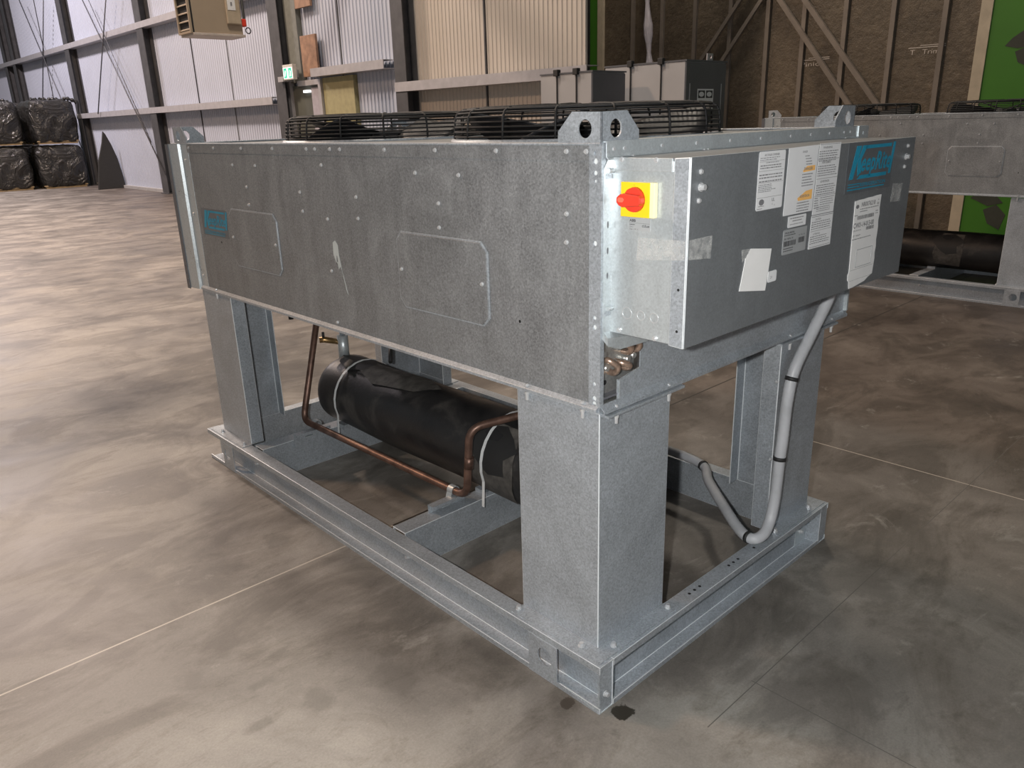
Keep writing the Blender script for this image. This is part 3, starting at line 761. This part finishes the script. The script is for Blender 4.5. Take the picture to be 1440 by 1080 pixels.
# side panel screws, hatches, marks
for y in (2.077, 1.85, 1.623, 1.395, 1.175, 1.124, 1.038, .983, .758, .538, .312, .093, .038): screw((-.0025, y, 1.333), (-1, 0, 0))
for y, z in ((1.715, 1.276), (1.538, 1.277), (1.625, 1.203), (1.627, 1.141), (1.10, 1.287), (1.249, 1.201), (1.244, 1.142), (.923, 1.201), (.922, 1.14), (1.095, 1.127), (1.102, .966), (.63, 1.276), (.454, 1.275), (.539, 1.203), (.542, 1.142), (.096, 1.204), (.097, 1.143)):
    screw((0, y, z), (-1, 0, 0))
for y, z in ((.251, .941), (1.905, .985)): MB().plate(circle(y, z, .0038, 10), [], fX(-.0002, -1), .0003).build('punched_hole', G['hole'], U)
for y in (.226, .045, 2.012): screw((-.006, y, .785), (0, 0, 1)); screw((-.006, y, .771), (0, 0, -1), SH, None, 'bolt')
for x in (.045, .245, .84, 1.10): screw((x, -.010, .776), (0, -.3, 1)); screw((x, -.012, .758), (0, 0, -1), SH, None, 'bolt')
screw((0, 1.099, .80), (-1, 0, 0))
for y0, y1, z0, z1 in ((.360, .732, .911, 1.117), (1.433, 1.797, .911, 1.117)):
    hm = MB().plate(rect(y0, y1, z0, z1, .022), [], fX(-.0045), .0045).build('access_hatch', PN, U, .002)
    MB().plate(rect(y0-.004, y1+.004, z0-.004, z1+.004, .024), [rect(y0+.012, y1-.012, z0+.012, z1-.012, .018)], fX(-.0026), .0024).build('hatch_rim', FR, hm, .001)
    for y in (y0+.018, y1-.016): screw((-.0045, y, 1.016), (-1, 0, 0), SM, hm)
sm_ = MB().plate([(1.080, 1.056), (1.066, 1.064), (1.052, 1.052), (1.050, 1.02), (1.040, .97), (1.026, .915), (1.018, .90), (1.022, .915), (1.034, .955), (1.046, .985), (1.060, .975), (1.058, 1.0), (1.070, .995), (1.082, 1.02)], [[(1.064, 1.02), (1.058, 1.01), (1.060, .985), (1.068, 1.0)]], fX(-.0002, -1), .0004)
sm_.build('dried_smear', plain('chalky_smear', (.50, .54, .53), .7), U)

def logo(fr, a0, a1, b0, b1, parent, name='maker_decal'):
    W = a1-a0; H = b1-b0; A = lambda q: a0+W*q; B = lambda q: b0+H*q
    bg = MB().plate(rect(a0, a1, b0, b1), [], fr, .0003).build(name, G['logobg'], parent)
    m = MB(); f2 = lambda a, b, c: fr(a, b, .0005+c); sk = .10
    S = lambda x, y: (A(x+sk*y), B(y))
    def quad(*p): m.plate([S(*q) for q in p], [], f2, .0003)
    quad((.03, .28), (.11, .28), (.17, .93), (.07, .93))                              # tall K stem
    m.plate([S(.20, .93), S(.30, .93), S(.21, .66), S(.26, .40), S(.19, .33), S(.145, .62)], [], f2, .0003)   # K arm and leg
    quad((.26, .86), (.84, .86), (.84, .93), (.28, .93)); quad((.20, .27), (.84, .27), (.84, .345), (.24, .345))
    text('eepRite', lambda a, b, c: f2(a+(b-B(.42))*.25, b, c), A(.27), B(.43), H*.36, m, W*.66, .0003, bold=.035)
    quad((.88, .30), (.93, .30), (.93, .95), (.88, .95))
    quad((.04, .06), (.84, .06), (.84, .085), (.04, .085)); quad((.04, .12), (.28, .12), (.28, .14), (.04, .14))
    quad((.04, .17), (.28, .17), (.28, .19), (.04, .19))
    text('REFRIGERATION', f2, A(.30), B(.115), H*.075, m, W*.56, .0003, bold=.02)
    join(bg, m.build('maker_name', G['blue']))
logo(lambda a, b, c: (-c-.0001, -a, b), -2.060, -1.830, 1.003, 1.108, U)

# control box -----------------------------------------------------------
BX0, BX1, BY, BZ0, BZ1 = .030, 1.094, -.192, .952, 1.327
cb = MB().box(BX0, BX1, BY, -.0005, BZ0, BZ1-.012).build('control_box', G['box'], U, .0012)
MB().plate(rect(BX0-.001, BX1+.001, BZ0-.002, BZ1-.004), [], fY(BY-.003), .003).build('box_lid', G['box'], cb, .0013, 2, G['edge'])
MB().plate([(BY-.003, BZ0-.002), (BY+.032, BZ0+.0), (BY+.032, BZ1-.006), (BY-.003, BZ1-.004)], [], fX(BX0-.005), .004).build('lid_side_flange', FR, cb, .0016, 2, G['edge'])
sd = MB().plate(rect(BY+.034, -.003, BZ0+.003, BZ1-.010), [circle(y, 1.002, r, 20) for y, r in ()], fX(BX0-.002), .002).build('switch_panel', BR, cb)  # glare on the switch side put in as brighter metal
MB().box(BX0-.006, BX0-.001, BY+.036, -.004, BZ1-.032, BZ1-.006).build('top_lip', BR, cb, .001)
MB().box(BX0-.004, BX1, BY, .0, BZ1-.012, BZ1-.006).build('box_top', G['box'], cb, .001)
m = MB()
for y, r in ((-.050, .013), (-.087, .0105), (-.121, .011)):
    m.plate(circle(y, 1.003, r, 24), [circle(y, 1.003, r-.0016, 24)], fX(BX0-.0022, -1), .0008)
join(sd, m.build('knockout_ring', G['bolt']))
for y, z in ((-.033, 1.317), (-.118, 1.317), (-.030, .963), (-.124, .960)): screw((BX0-.0045 if z > 1.2 else BX0-.002, y, z), (-1, 0, 0), SM, cb)
for z in (1.07, .985): 
    mm = MB().plate(circle(BY+.012, z, .003, 10), [], fX(BX0-.0052, -1), .0003); mm.build('punched_hole', G['hole'], cb)
for x, z in ((.061, 1.295), (.063, 1.266), (.058, 1.241), (1.045, 1.301), (1.040, 1.273), (1.037, 1.247)):
    screw((x, BY-.003, z), (0, -1, 0), SM if abs(z-1.27) > .01 else SL, cb)
# hinge strip beside the corner post
hs = MB().plate([(.004, .948), (.029, .948), (.029, 1.318), (.016, 1.318), (.004, 1.300)], [circle(.017, z, .0035, 12, .0075) for z in (1.186, 1.132, 1.079)], fY(-.005), .002).build('hinge_strip', BR, cb)
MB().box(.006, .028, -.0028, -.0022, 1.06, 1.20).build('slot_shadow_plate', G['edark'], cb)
for z in (1.295, 1.008):
    MB().tube([(.012, -.009, z), (.034, -.009, z)], .005, 10).build('hinge_knuckle', BR, cb)
    MB().box(.008, .026, -.0065, -.005, z-.016, z-.006).build('hinge_leaf', FR, cb)
# rotary switch
sx = BX0-.0025
MB().plate(rect(-.1225, -.040, 1.206, 1.275), [], fX(sx-.012), .012).build('switch_base', G['cream'], cb, .002)
MB().plate(rect(-.112, -.0405, 1.2065, 1.2745), [], fX(sx-.014), .002).build('switch_plate', G['yellow'], cb, .0006)
kb = MB(); kc = (-.0765, 1.241)
kb.tube([(sx-.014, *kc), (sx-.022, *kc)], [.025, .0235], 28)
kbo = kb.build('rotary_knob', G['red'], cb)
kh = MB().plate([(-.106, 1.236), (-.100, 1.231), (-.060, 1.227), (-.052, 1.230), (-.046, 1.236), (-.046, 1.246), (-.054, 1.252), (-.062, 1.254), (-.100, 1.251), (-.106, 1.246)], [], fX(sx-.036), .016)
kh.build('knob_handle', G['red'], cb, .0035)
MB().plate(rect(-.066, -.050, 1.237, 1.246, .003), [], fX(sx-.0372), .0015).build('padlock_slot', plain('lighter_red', (.85, .16, .10), .3), cb, .0006)
fs_ = lambda a, b, c: (sx-.0142-c, -a, b)
m = MB(); text('O', fs_, .073, 1.268, .0025, m); 
m.build('switch_mark', G['ink'], cb)
lb = MB().plate(rect(-.106, -.051, 1.178, 1.203), [], fX(BX0-.0026), .0006).build('switch_label', G['silver'], cb)
fl = lambda a, b, c: (BX0-.0027-c, -a, b)
m = MB(); text('ABB', fl, .0535, 1.1955, .0052, m, .016, bold=.04); text('cULus', fl, .085, 1.186, .0052, m, .018, bold=.03)
line(fl, .053, .104, 1.193, .0004, m); bars(fl, .054, .068, 1.189, 1, .004, .0016, m, 3)
text('Cat. 2', fl, .054, 1.1845, .0026, m); text('Type 1, 3R, 12', fl, .054, 1.1795, .0026, m)
join(lb, m.build('switch_lettering', G['ink']))

# stickers on the lid
FP = lambda a, b, c: (a, BY-.0034-c, b)
def sticker(name, poly, m_, parent=cb, t=.0006):
    return MB().plate(poly, [], lambda a, b, c: FP(a, b, c), t).build(name, m_, parent)
FI = lambda a, b, c: FP(a, b, .0007+c)
T = .0001
s = sticker('rating_label', rect(.271, .380, 1.200, 1.321, .003), G['white'])
m = MB(); text('AIR COOLED CONDENSER', FI, .292, 1.3115, .0042, m, .062, T, bold=.03)
bars(FI, .276, .374, 1.307, 2, .004, .0013, m, 11, T, .4); line(FI, .274, .376, 1.300, .0006, m, T)
bars(FI, .278, .37, 1.291, 2, .005, .0022, m, 12, T, .1); bars(FI, .30, .36, 1.297, 1, .005, .0014, m, 22, T, .1)
line(FI, .274, .376, 1.281, .0006, m, T); bars(FI, .276, .372, 1.272, 2, .006, .0024, m, 13, T, .05); bars(FI, .276, .372, 1.2585, 1, .006, .0024, m, 14, T)
line(FI, .274, .376, 1.2565, .0006, m, T)
bars(FI, .275, .35, 1.252, 5, .0035, .0014, m, 15, T, .3); line(FI, .273, .376, 1.226, .0007, m, T)
m.plate(circle(.292, 1.217, .0105, 20, .0065), [], lambda a, b, c: FI(a, b, c), .0002)
bars(FI, .280, .304, 1.208, 1, .003, .0016, m, 16, T, .1); bars(FI, .276, .30, 1.203, 1, .003, .0012, m, 17, T)
text('UL', FI, .334, 1.216, .007, m, .012, T, bold=.03); text('C', FI, .336, 1.208, .0045, m, None, T); text('US', FI, .345, 1.206, .003, m, None, T)
join(s, m.build('rating_print', G['greyink']))
s = sticker('danger_label', [(.390, 1.178), (.523, 1.178), (.531, 1.325), (.394, 1.323)], G['white'])
m = MB(); m.plate([(.466, 1.268), (.520, 1.270), (.520, 1.281), (.482, 1.281), (.464, 1.272)], [], FI, .0001)
m.plate([(.452, 1.206), (.516, 1.206), (.516, 1.228), (.486, 1.226), (.448, 1.212)], [], FI, .0001)
join(s, m.build('amber_band', G['amber']))
FJ = lambda a, b, c: FP(a, b, .0009+c)
m = MB(); text('DANGER', FJ, .455, 1.3105, .0045, m, .022, T, bold=.02); text('DANGER', FJ, .468, 1.272, .0065, m, .040, T, bold=.03)
text('ADVERTENCIA', FJ, .458, 1.2125, .0055, m, .046, T, bold=.03)
for i, (x, wd) in enumerate(((.468, .022), (.472, .026), (.474, .028), (.476, .030))): bars(FJ, x, x+wd, 1.302-i*.006, 1, .005, .0020, m, 30+i, T, .1)
bars(FJ, .462, .518, 1.262, 5, .0062, .0022, m, 41, T, .3); bars(FJ, .448, .514, 1.200, 4, .006, .0022, m, 42, T, .2)
join(s, m.build('danger_print', G['greyink']))
s = sticker('warning_label', [(.527, 1.1665), (.634, 1.1665), (.641, 1.3265), (.535, 1.3265)], G['white'])
m = MB()
for z, tx, seed in ((1.319, 'WARNING', 51), (1.286, 'AVERTISSEMENT', 52), (1.243, 'ADVERTENCIA', 53)):
    text(tx, FI, .552, z-.004, .0050, m, .045, T, bold=.03); line(FI, .532, .637, z-.0+.0045 if z < 1.31 else 1.324, .0009, m, T)
    bars(FI, .535, .632, z-.011, 5 if z > 1.25 else 5, .0052, .0019, m, seed, T, .15)
line(FI, .530, .636, 1.208, .0009, m, T)
bars(FI, .531, .556, 1.203, 5, .0055, .0022, m, 54, T, .4); bars(FI, .560, .630, 1.203, 4, .0052, .0015, m, 55, T, .1)
bars(FI, .545, .62, 1.182, 3, .0045, .0015, m, 56, T, .1)
join(s, m.build('warning_print', G['greyink']))
s = sticker('caution_label', [(.522, 1.087), (.634, 1.087), (.635, 1.165), (.526, 1.165)], G['white'])
m = MB(); line(FI, .527, .632, 1.161, .0012, m, T); text('CAUTION', FI, .545, 1.153, .004, m, .028, T, bold=.03); bars(FI, .528, .628, 1.148, 4, .0052, .0018, m, 61, T, .15)
line(FI, .526, .632, 1.1275, .0008, m, T); text('ATTENTION', FI, .540, 1.119, .004, m, .034, T, bold=.02); bars(FI, .527, .628, 1.114, 4, .0052, .0018, m, 62, T, .2)
line(FI, .527, .630, 1.090, .0010, m, T)
join(s, m.build('caution_print', G['greyink']))
s = sticker('notice_label', rect(.415, .4985, 1.149, 1.1745, .002), G['white'])
m = MB(); bars(FI, .424, .488, 1.168, 1, .005, .0022, m, 71, T, .05); bars(FI, .435, .478, 1.162, 1, .005, .0022, m, 72, T, .05); bars(FI, .424, .484, 1.155, 1, .005, .0016, m, 73, T, .05)
join(s, m.build('notice_print', G['greyink']))
s = sticker('serial_label', rect(.3985, .508, 1.0895, 1.1455, .002), G['silver'])
m = MB(); text('SPECIAL MODEL', FI, .405, 1.1365, .0038, m, .044, T, bold=.03); bars(FI, .404, .455, 1.132, 1, .004, .0018, m, 81, T, .05)
text('REF:  RETRL  RF', FI, .404, 1.1235, .0034, m, .040, T, bold=.02); text('4S  TN  38', FI, .470, 1.1265, .003, m, .028, T)
barcode(FI, .403, .458, 1.108, 1.120, m, 5); barcode(FI, .470, .498, 1.110, 1.1225, m, 6)
bars(FI, .403, .448, 1.102, 1, .004, .0018, m, 82, T, .05); bars(FI, .403, .448, 1.0965, 1, .004, .0018, m, 83, T, .05)
join(s, m.build('serial_print', G['ink']))
logo(lambda a, b, c: FP(a, b, c), .686, .955, 1.200, 1.322, cb)
rg = [(.752, 1.179)]+[(.752+(.905-.752)*i/6, 1.179+.005*i/6+(.0008 if i % 2 else 0)) for i in range(1, 6)]+[(.907, 1.184)]
for i in range(1, 12): rg.append((.907+.004*i/12+random.uniform(-.004, .003), 1.184-.205*i/12))
rg += [(.905, .974), (.880, .968), (.86, .960), (.82, .956), (.79, .953), (.768, .953), (.764, .972), (.757, .976), (.755, .990), (.760, .998)]
s = sticker('shipping_label', rg, G['whites'], cb, .0012)
FK = lambda a, b, c: FP(a, b, .0013+c)
m = MB(); text('NR0076218', FK, .790, 1.162, .0115, m, .082, T, bold=.03); m.plate(circle(.768, 1.164, .009, 16, .005), [], FK, .0001)
text('04', FK, .888, 1.170, .005, m, None, T); text('028', FK, .884, 1.160, .006, m, None, T, bold=.02)
bars(FK, .785, .895, 1.155, 1, .005, .002, m, 91, T, .05); bars(FK, .785, .83, 1.149, 1, .005, .002, m, 92, T, .05)
bars(FK, .755, .775, 1.141, 1, .005, .0018, m, 93, T, .05); bars(FK, .880, .897, 1.143, 2, .006, .0018, m, 94, T, .05)
barcode(FK, .772, .872, 1.1305, 1.140, m, 8)
text('CW01-14-013-00', FK, .756, 1.110, .0130, m, .120, T, bold=.03)
text('DESCRIPTION', FK, .757, 1.101, .004, m, .045, T); barcode(FK, .832, .880, 1.099, 1.108, m, 9)
text('QTY  WEIGHT', FK, .757, 1.088, .004, m, .045, T, bold=.02); bars(FK, .757, .870, 1.080, 1, .005, .002, m, 95, T, .05)
line(FK, .764, .902, 1.000, .0006, m, T); line(FK, .764, .90, .972, .0005, m, T)
join(s, m.build('shipping_print', G['greyink']))
MB().plate(rect(.790, .885, 1.005, 1.052), [rect(.7912, .8838, 1.0062, 1.0508)], FK, .0008).build('blank_sleeve', G['silver'], cb)
s = sticker('blank_label', [(.226, 1.036), (.335, 1.020), (.343, 1.062), (.350, 1.112), (.262, 1.123), (.243, 1.105), (.236, 1.075)], G['whites'], cb, .0010)
MB().plate([(.226, 1.125), (.262, 1.123), (.243, 1.105), (.232, 1.098)], [], FP, .0006).build('torn_corner', G['tape'], cb)
s = sticker('small_label', rect(.343, .380, 1.036, 1.061, .003), G['white'], cb, .0014)
m = MB(); text('20', lambda a, b, c: FP(a, b, .0015+c), .352, 1.044, .006, m, None, T); join(s, m.build('small_print', G['greyink']))
sticker('tape_patch', [(BX0+.003, 1.130), (.109, 1.123), (.112, 1.169), (BX0+.003, 1.168)], G['tape'], cb, .0004)
sticker('tape_patch', [(.972, 1.157), (1.032, 1.156), (1.040, 1.203), (.976, 1.207)], G['tape'], cb, .0004)
MB().plate([(BY+.0, 1.130), (-.075, 1.118), (-.078, 1.165), (BY+.0, 1.168)], [], fX(BX0-.0056), .0003).build('tape_patch', G['tape'], cb)

# receiver tank -----------------------------------------------------------
rc = MB(); n = 40; prof = []
y0, y1, R = .22, 1.93, .150
for i in range(9): a = i/8*math.pi/2; prof.append((y0+.09*(1-math.sin(a)) , R*math.sin(a) if i else .001)) if False else prof.append((y0+.09*(1-math.sin(a)), max(.001, R*(1-math.cos(a)) ** .0*math.sqrt(max(0, 1-(1-math.sin(a)) ** 2)))))
prof = [(y0+.10*(1-math.cos(t)), R*math.sin(t)) for t in [i/8*math.pi/2 for i in range(9)]]
prof += [(y0+.10+(y1-y0-.20)*i/14, R) for i in range(1, 14)]
prof += [(y1-.10*(1-math.cos(t)), R*math.sin(t)) for t in [math.pi/2*(1-i/8) for i in range(9)]]
vs = []
for q, (y, r) in enumerate(prof):
    for k in range(n):
        a = 2*math.pi*k/n; w_ = 1+.012*math.sin(3*a+y*6)+.008*math.sin(5*a-y*9)
        vs.append((.45+max(r, .001)*w_*math.cos(a), y, .292+max(r, .001)*w_*math.sin(a)))
rc.add(vs, [(q*n+k, q*n+(k+1) % n, (q+1)*n+(k+1) % n, (q+1)*n+k) for q in range(len(prof)-1) for k in range(n)], True)
rec = rc.build('receiver_tank', G['foam'], U)
def surf_patch(pts, name, m_, off):
    """patch lying on the tank: pts in (angle, y)"""
    mb = MB(); fine = []
    for i in range(len(pts)):
        a, b_ = Vector(pts[i]), Vector(pts[(i+1) % len(pts)])
        for k in range(3): fine.append(a.lerp(b_, k/3))
    c = sum(fine, Vector((0, 0)))/len(fine); rings = 5; vs = [c]; fs = []; N = len(fine)
    for r_ in range(1, rings+1): vs += [c.lerp(p, r_/rings) for p in fine]
    def to3(p): return (.45-(R*1.02+off)*math.cos(p.x), p.y, .292+(R*1.02+off)*math.sin(p.x))
    fs += [(0, 1+i, 1+(i+1) % N) for i in range(N)]
    for r_ in range(rings-1):
        for i in range(N): fs.append((1+r_*N+i, 1+r_*N+(i+1) % N, 1+(r_+1)*N+(i+1) % N, 1+(r_+1)*N+i))
    mb.add([to3(p) for p in vs], fs, True); mb.build(name, m_, rec)
G['worn'] = plain('worn_grey_insulation', (.085, .078, .070), .7, 0, .5, 25)
surf_patch([(1.15, .80), (.6, .82), (-.1, .84), (-.7, .82), (-.8, .64), (0, .62), (1.1, .64)], 'worn_patch', G['worn'], .0008)
surf_patch([(1.7, 1.62), (1.2, 1.66), (.9, 1.5), (1.1, 1.25), (1.5, 1.15), (1.9, 1.3)], 'worn_patch', G['worn'], .0008)
surf_patch([(.9, .84), (.55, .86), (.15, .80), (-.1, .74), (.0, .66), (.35, .67), (.6, .62), (.85, .66), (1.1, .72)], 'torn_patch', G['rubber'], .002)
surf_patch([(.98, .775), (.80, .795), (.66, .76), (.70, .72), (.86, .71)], 'torn_hole', G['hole'], .003)
surf_patch([(1.5, 1.84), (1.2, 1.80), (1.0, 1.70), (1.2, 1.62), (1.6, 1.60), (2.0, 1.7)], 'torn_patch', G['rubber'], .002)
for yb in (.77, 1.70):
    pts = [(.45-.158*math.cos(a), yb+.0*a, .292+.158*math.sin(a)) for a in [i/16*math.pi for i in range(17)]]
    pts = [(.45-.158+.004, yb-.0, .145)]+[(.45-.158*math.cos(a), yb, .292+.158*math.sin(a)) for a in [-.35+i/16*(math.pi+.7) for i in range(17)]]+[(.45+.154, yb, .145)]
    m = MB(); P_ = pts
    vs = []; 
    for p in P_: vs += [(p[0], p[1]-.006, p[2]), (p[0], p[1]+.006, p[2])]
    m.add(vs, [(2*i, 2*i+1, 2*i+3, 2*i+2) for i in range(len(P_)-1)])
    o = m.build('strap', G['strap'], U); o.modifiers.new('s', 'SOLIDIFY').thickness = .0015
for yb in (.825, 1.76):
    MB().box(.36, .54, yb+.0, yb+.06, .138, .158).build('tank_saddle', FR, U)
# fittings on the tank
MB().tube([(.455, 1.86, .42), (.455, 1.86, .53)], .024, 14).build('relief_fitting', BR, U)
MB().tube([(.455, 1.86, .53), (.455, 1.86, .80)], .012, 10).build('relief_fitting', FR, U)
MB().tube([(.44, 1.87, .50), (.39, 1.90, .515), (.37, 1.91, .515)], [.012, .014, .013], 8).build('brass_valve', G['brass'], U)
MB().tube([(.385, 1.90, .52), (.385, 1.90, .55)], .006, 8).build('valve_stem', G['rubber'], U)
MB().tube(fillet([(.60, 1.72, .40), (.66, 1.80, .44), (.74, 1.95, .60), (.74, 1.95, .8)], .02), .009, 8).build('suction_tube', G['rubber'], U)
MB().tube([(.245, 1.9, .80), (.245, 1.9, .635)], .011, 8).build('pipe_stub', G['rubber'], U)
# copper line
cp = fillet([(.40, 1.875, .80), (.232, 1.875, .19), (.252, .800, .19), (.256, .775, .445), (.52, .66, .475), (.49, .62, .40)], .05, 8)
cpo = MB().tube(cp, .0135, 12).build('copper_pipe', G['copper'], U)
MB().tube([(.2545, .785, .30), (.2550, .782, .34)], .0160, 12).build('brazed_coupling', G['copper'], cpo)
for y in (.875, 1.80):
    c = MB(); path = [(.252+.018*math.cos(a), y, .19+.018*math.sin(a)) for a in [-.6+i/12*3.9 for i in range(13)]]
    vs = []
    for p in path+[(.222, y, .150), (.19, y, .150)]: vs += [(p[0], p[1]-.013, p[2]), (p[0], p[1]+.013, p[2])]
    c.add(vs, [(2*i, 2*i+1, 2*i+3, 2*i+2) for i in range(len(vs)//2-1)])
    o = c.build('pipe_clamp', BR, U); o.modifiers.new('s', 'SOLIDIFY').thickness = .003
    prism(outline([(-.0, .02), (.0, .032), (.03, .032), (.03, -.03), (.06, -.03)], -.002), lambda a, b, cc: (cc, y-.03+a, .143+b), .14, .30).build('pipe_bracket', FR, U)
# flexible conduit
cd = bez([(1.01, -.06, .955), (.998, -.040, .863), (.927, -.032, .768), (.850, -.028, .675), (.826, -.026, .58), (.818, -.026, .457), (.810, -.026, .389), (.803, -.026, .28), (.780, -.028, .205), (.735, -.032, .172), (.705, -.012, .163), (.727, .044, .163), (.815, .16, .175), (.93, .29, .178), (1.025, .38, .180), (1.052, .56, .180), (1.06, .9, .172), (1.06, 1.3, .165)], 14)
rads = [.0168+(.0008 if i % 2 else 0) for i in range(len(cd))]
cdo = MB().tube(cd, rads, 14).build('flexible_conduit', G['conduit'], U)
def clip(i, ext):
    p = Vector(cd[i]); t = (Vector(cd[i+1])-Vector(cd[i-1])).normalized()
    o = MB().tube([p-t*.006, p+t*.006], .0195, 16).build('conduit_clip', G['rubber'], cdo)
def nearest(q): return min(range(2, len(cd)-2), key=lambda i: (Vector(cd[i])-Vector(q)).length)
for q in ((.830, -.028, .650), (.811, -.026, .40), (.71, .0, .163), (1.02, .375, .18)): clip(nearest(q), 0)
for z in (.645, .395): screw((.797, -.001, z), (0, -1, 0))

# second unit standing behind, to the right
U2 = copy_tree(U, None, ('copper_pipe', 'pipe_clamp', 'pipe_bracket', 'strap', 'dried_smear', 'flexible_conduit', 'brass_valve', 'valve_stem', 'suction_tube'))
U2.location = (5.25, .375, 0)
U2['label'] = 'second galvanised condenser unit standing behind to the right near the brown wall'

# kinds that repeat share a group
for base, grp in (('steel_column', 'dark steel columns along the ribbed wall'), ('wall_girt', 'pale steel rails on the ribbed wall'),
                  ('bracing_rod', 'crossed bracing rods on the wall'), ('wrapped_bale', 'black wrapped bales stacked at the far left'),
                  ('plywood_panel', 'plywood boards on the wall'), ('electrical_enclosure', 'grey electrical enclosures'),
                  ('condenser_unit', 'galvanised condenser units')):
    for o in C.objects:
        if o.parent is None and o.name.split('.')[0] == base: o['group'] = grp
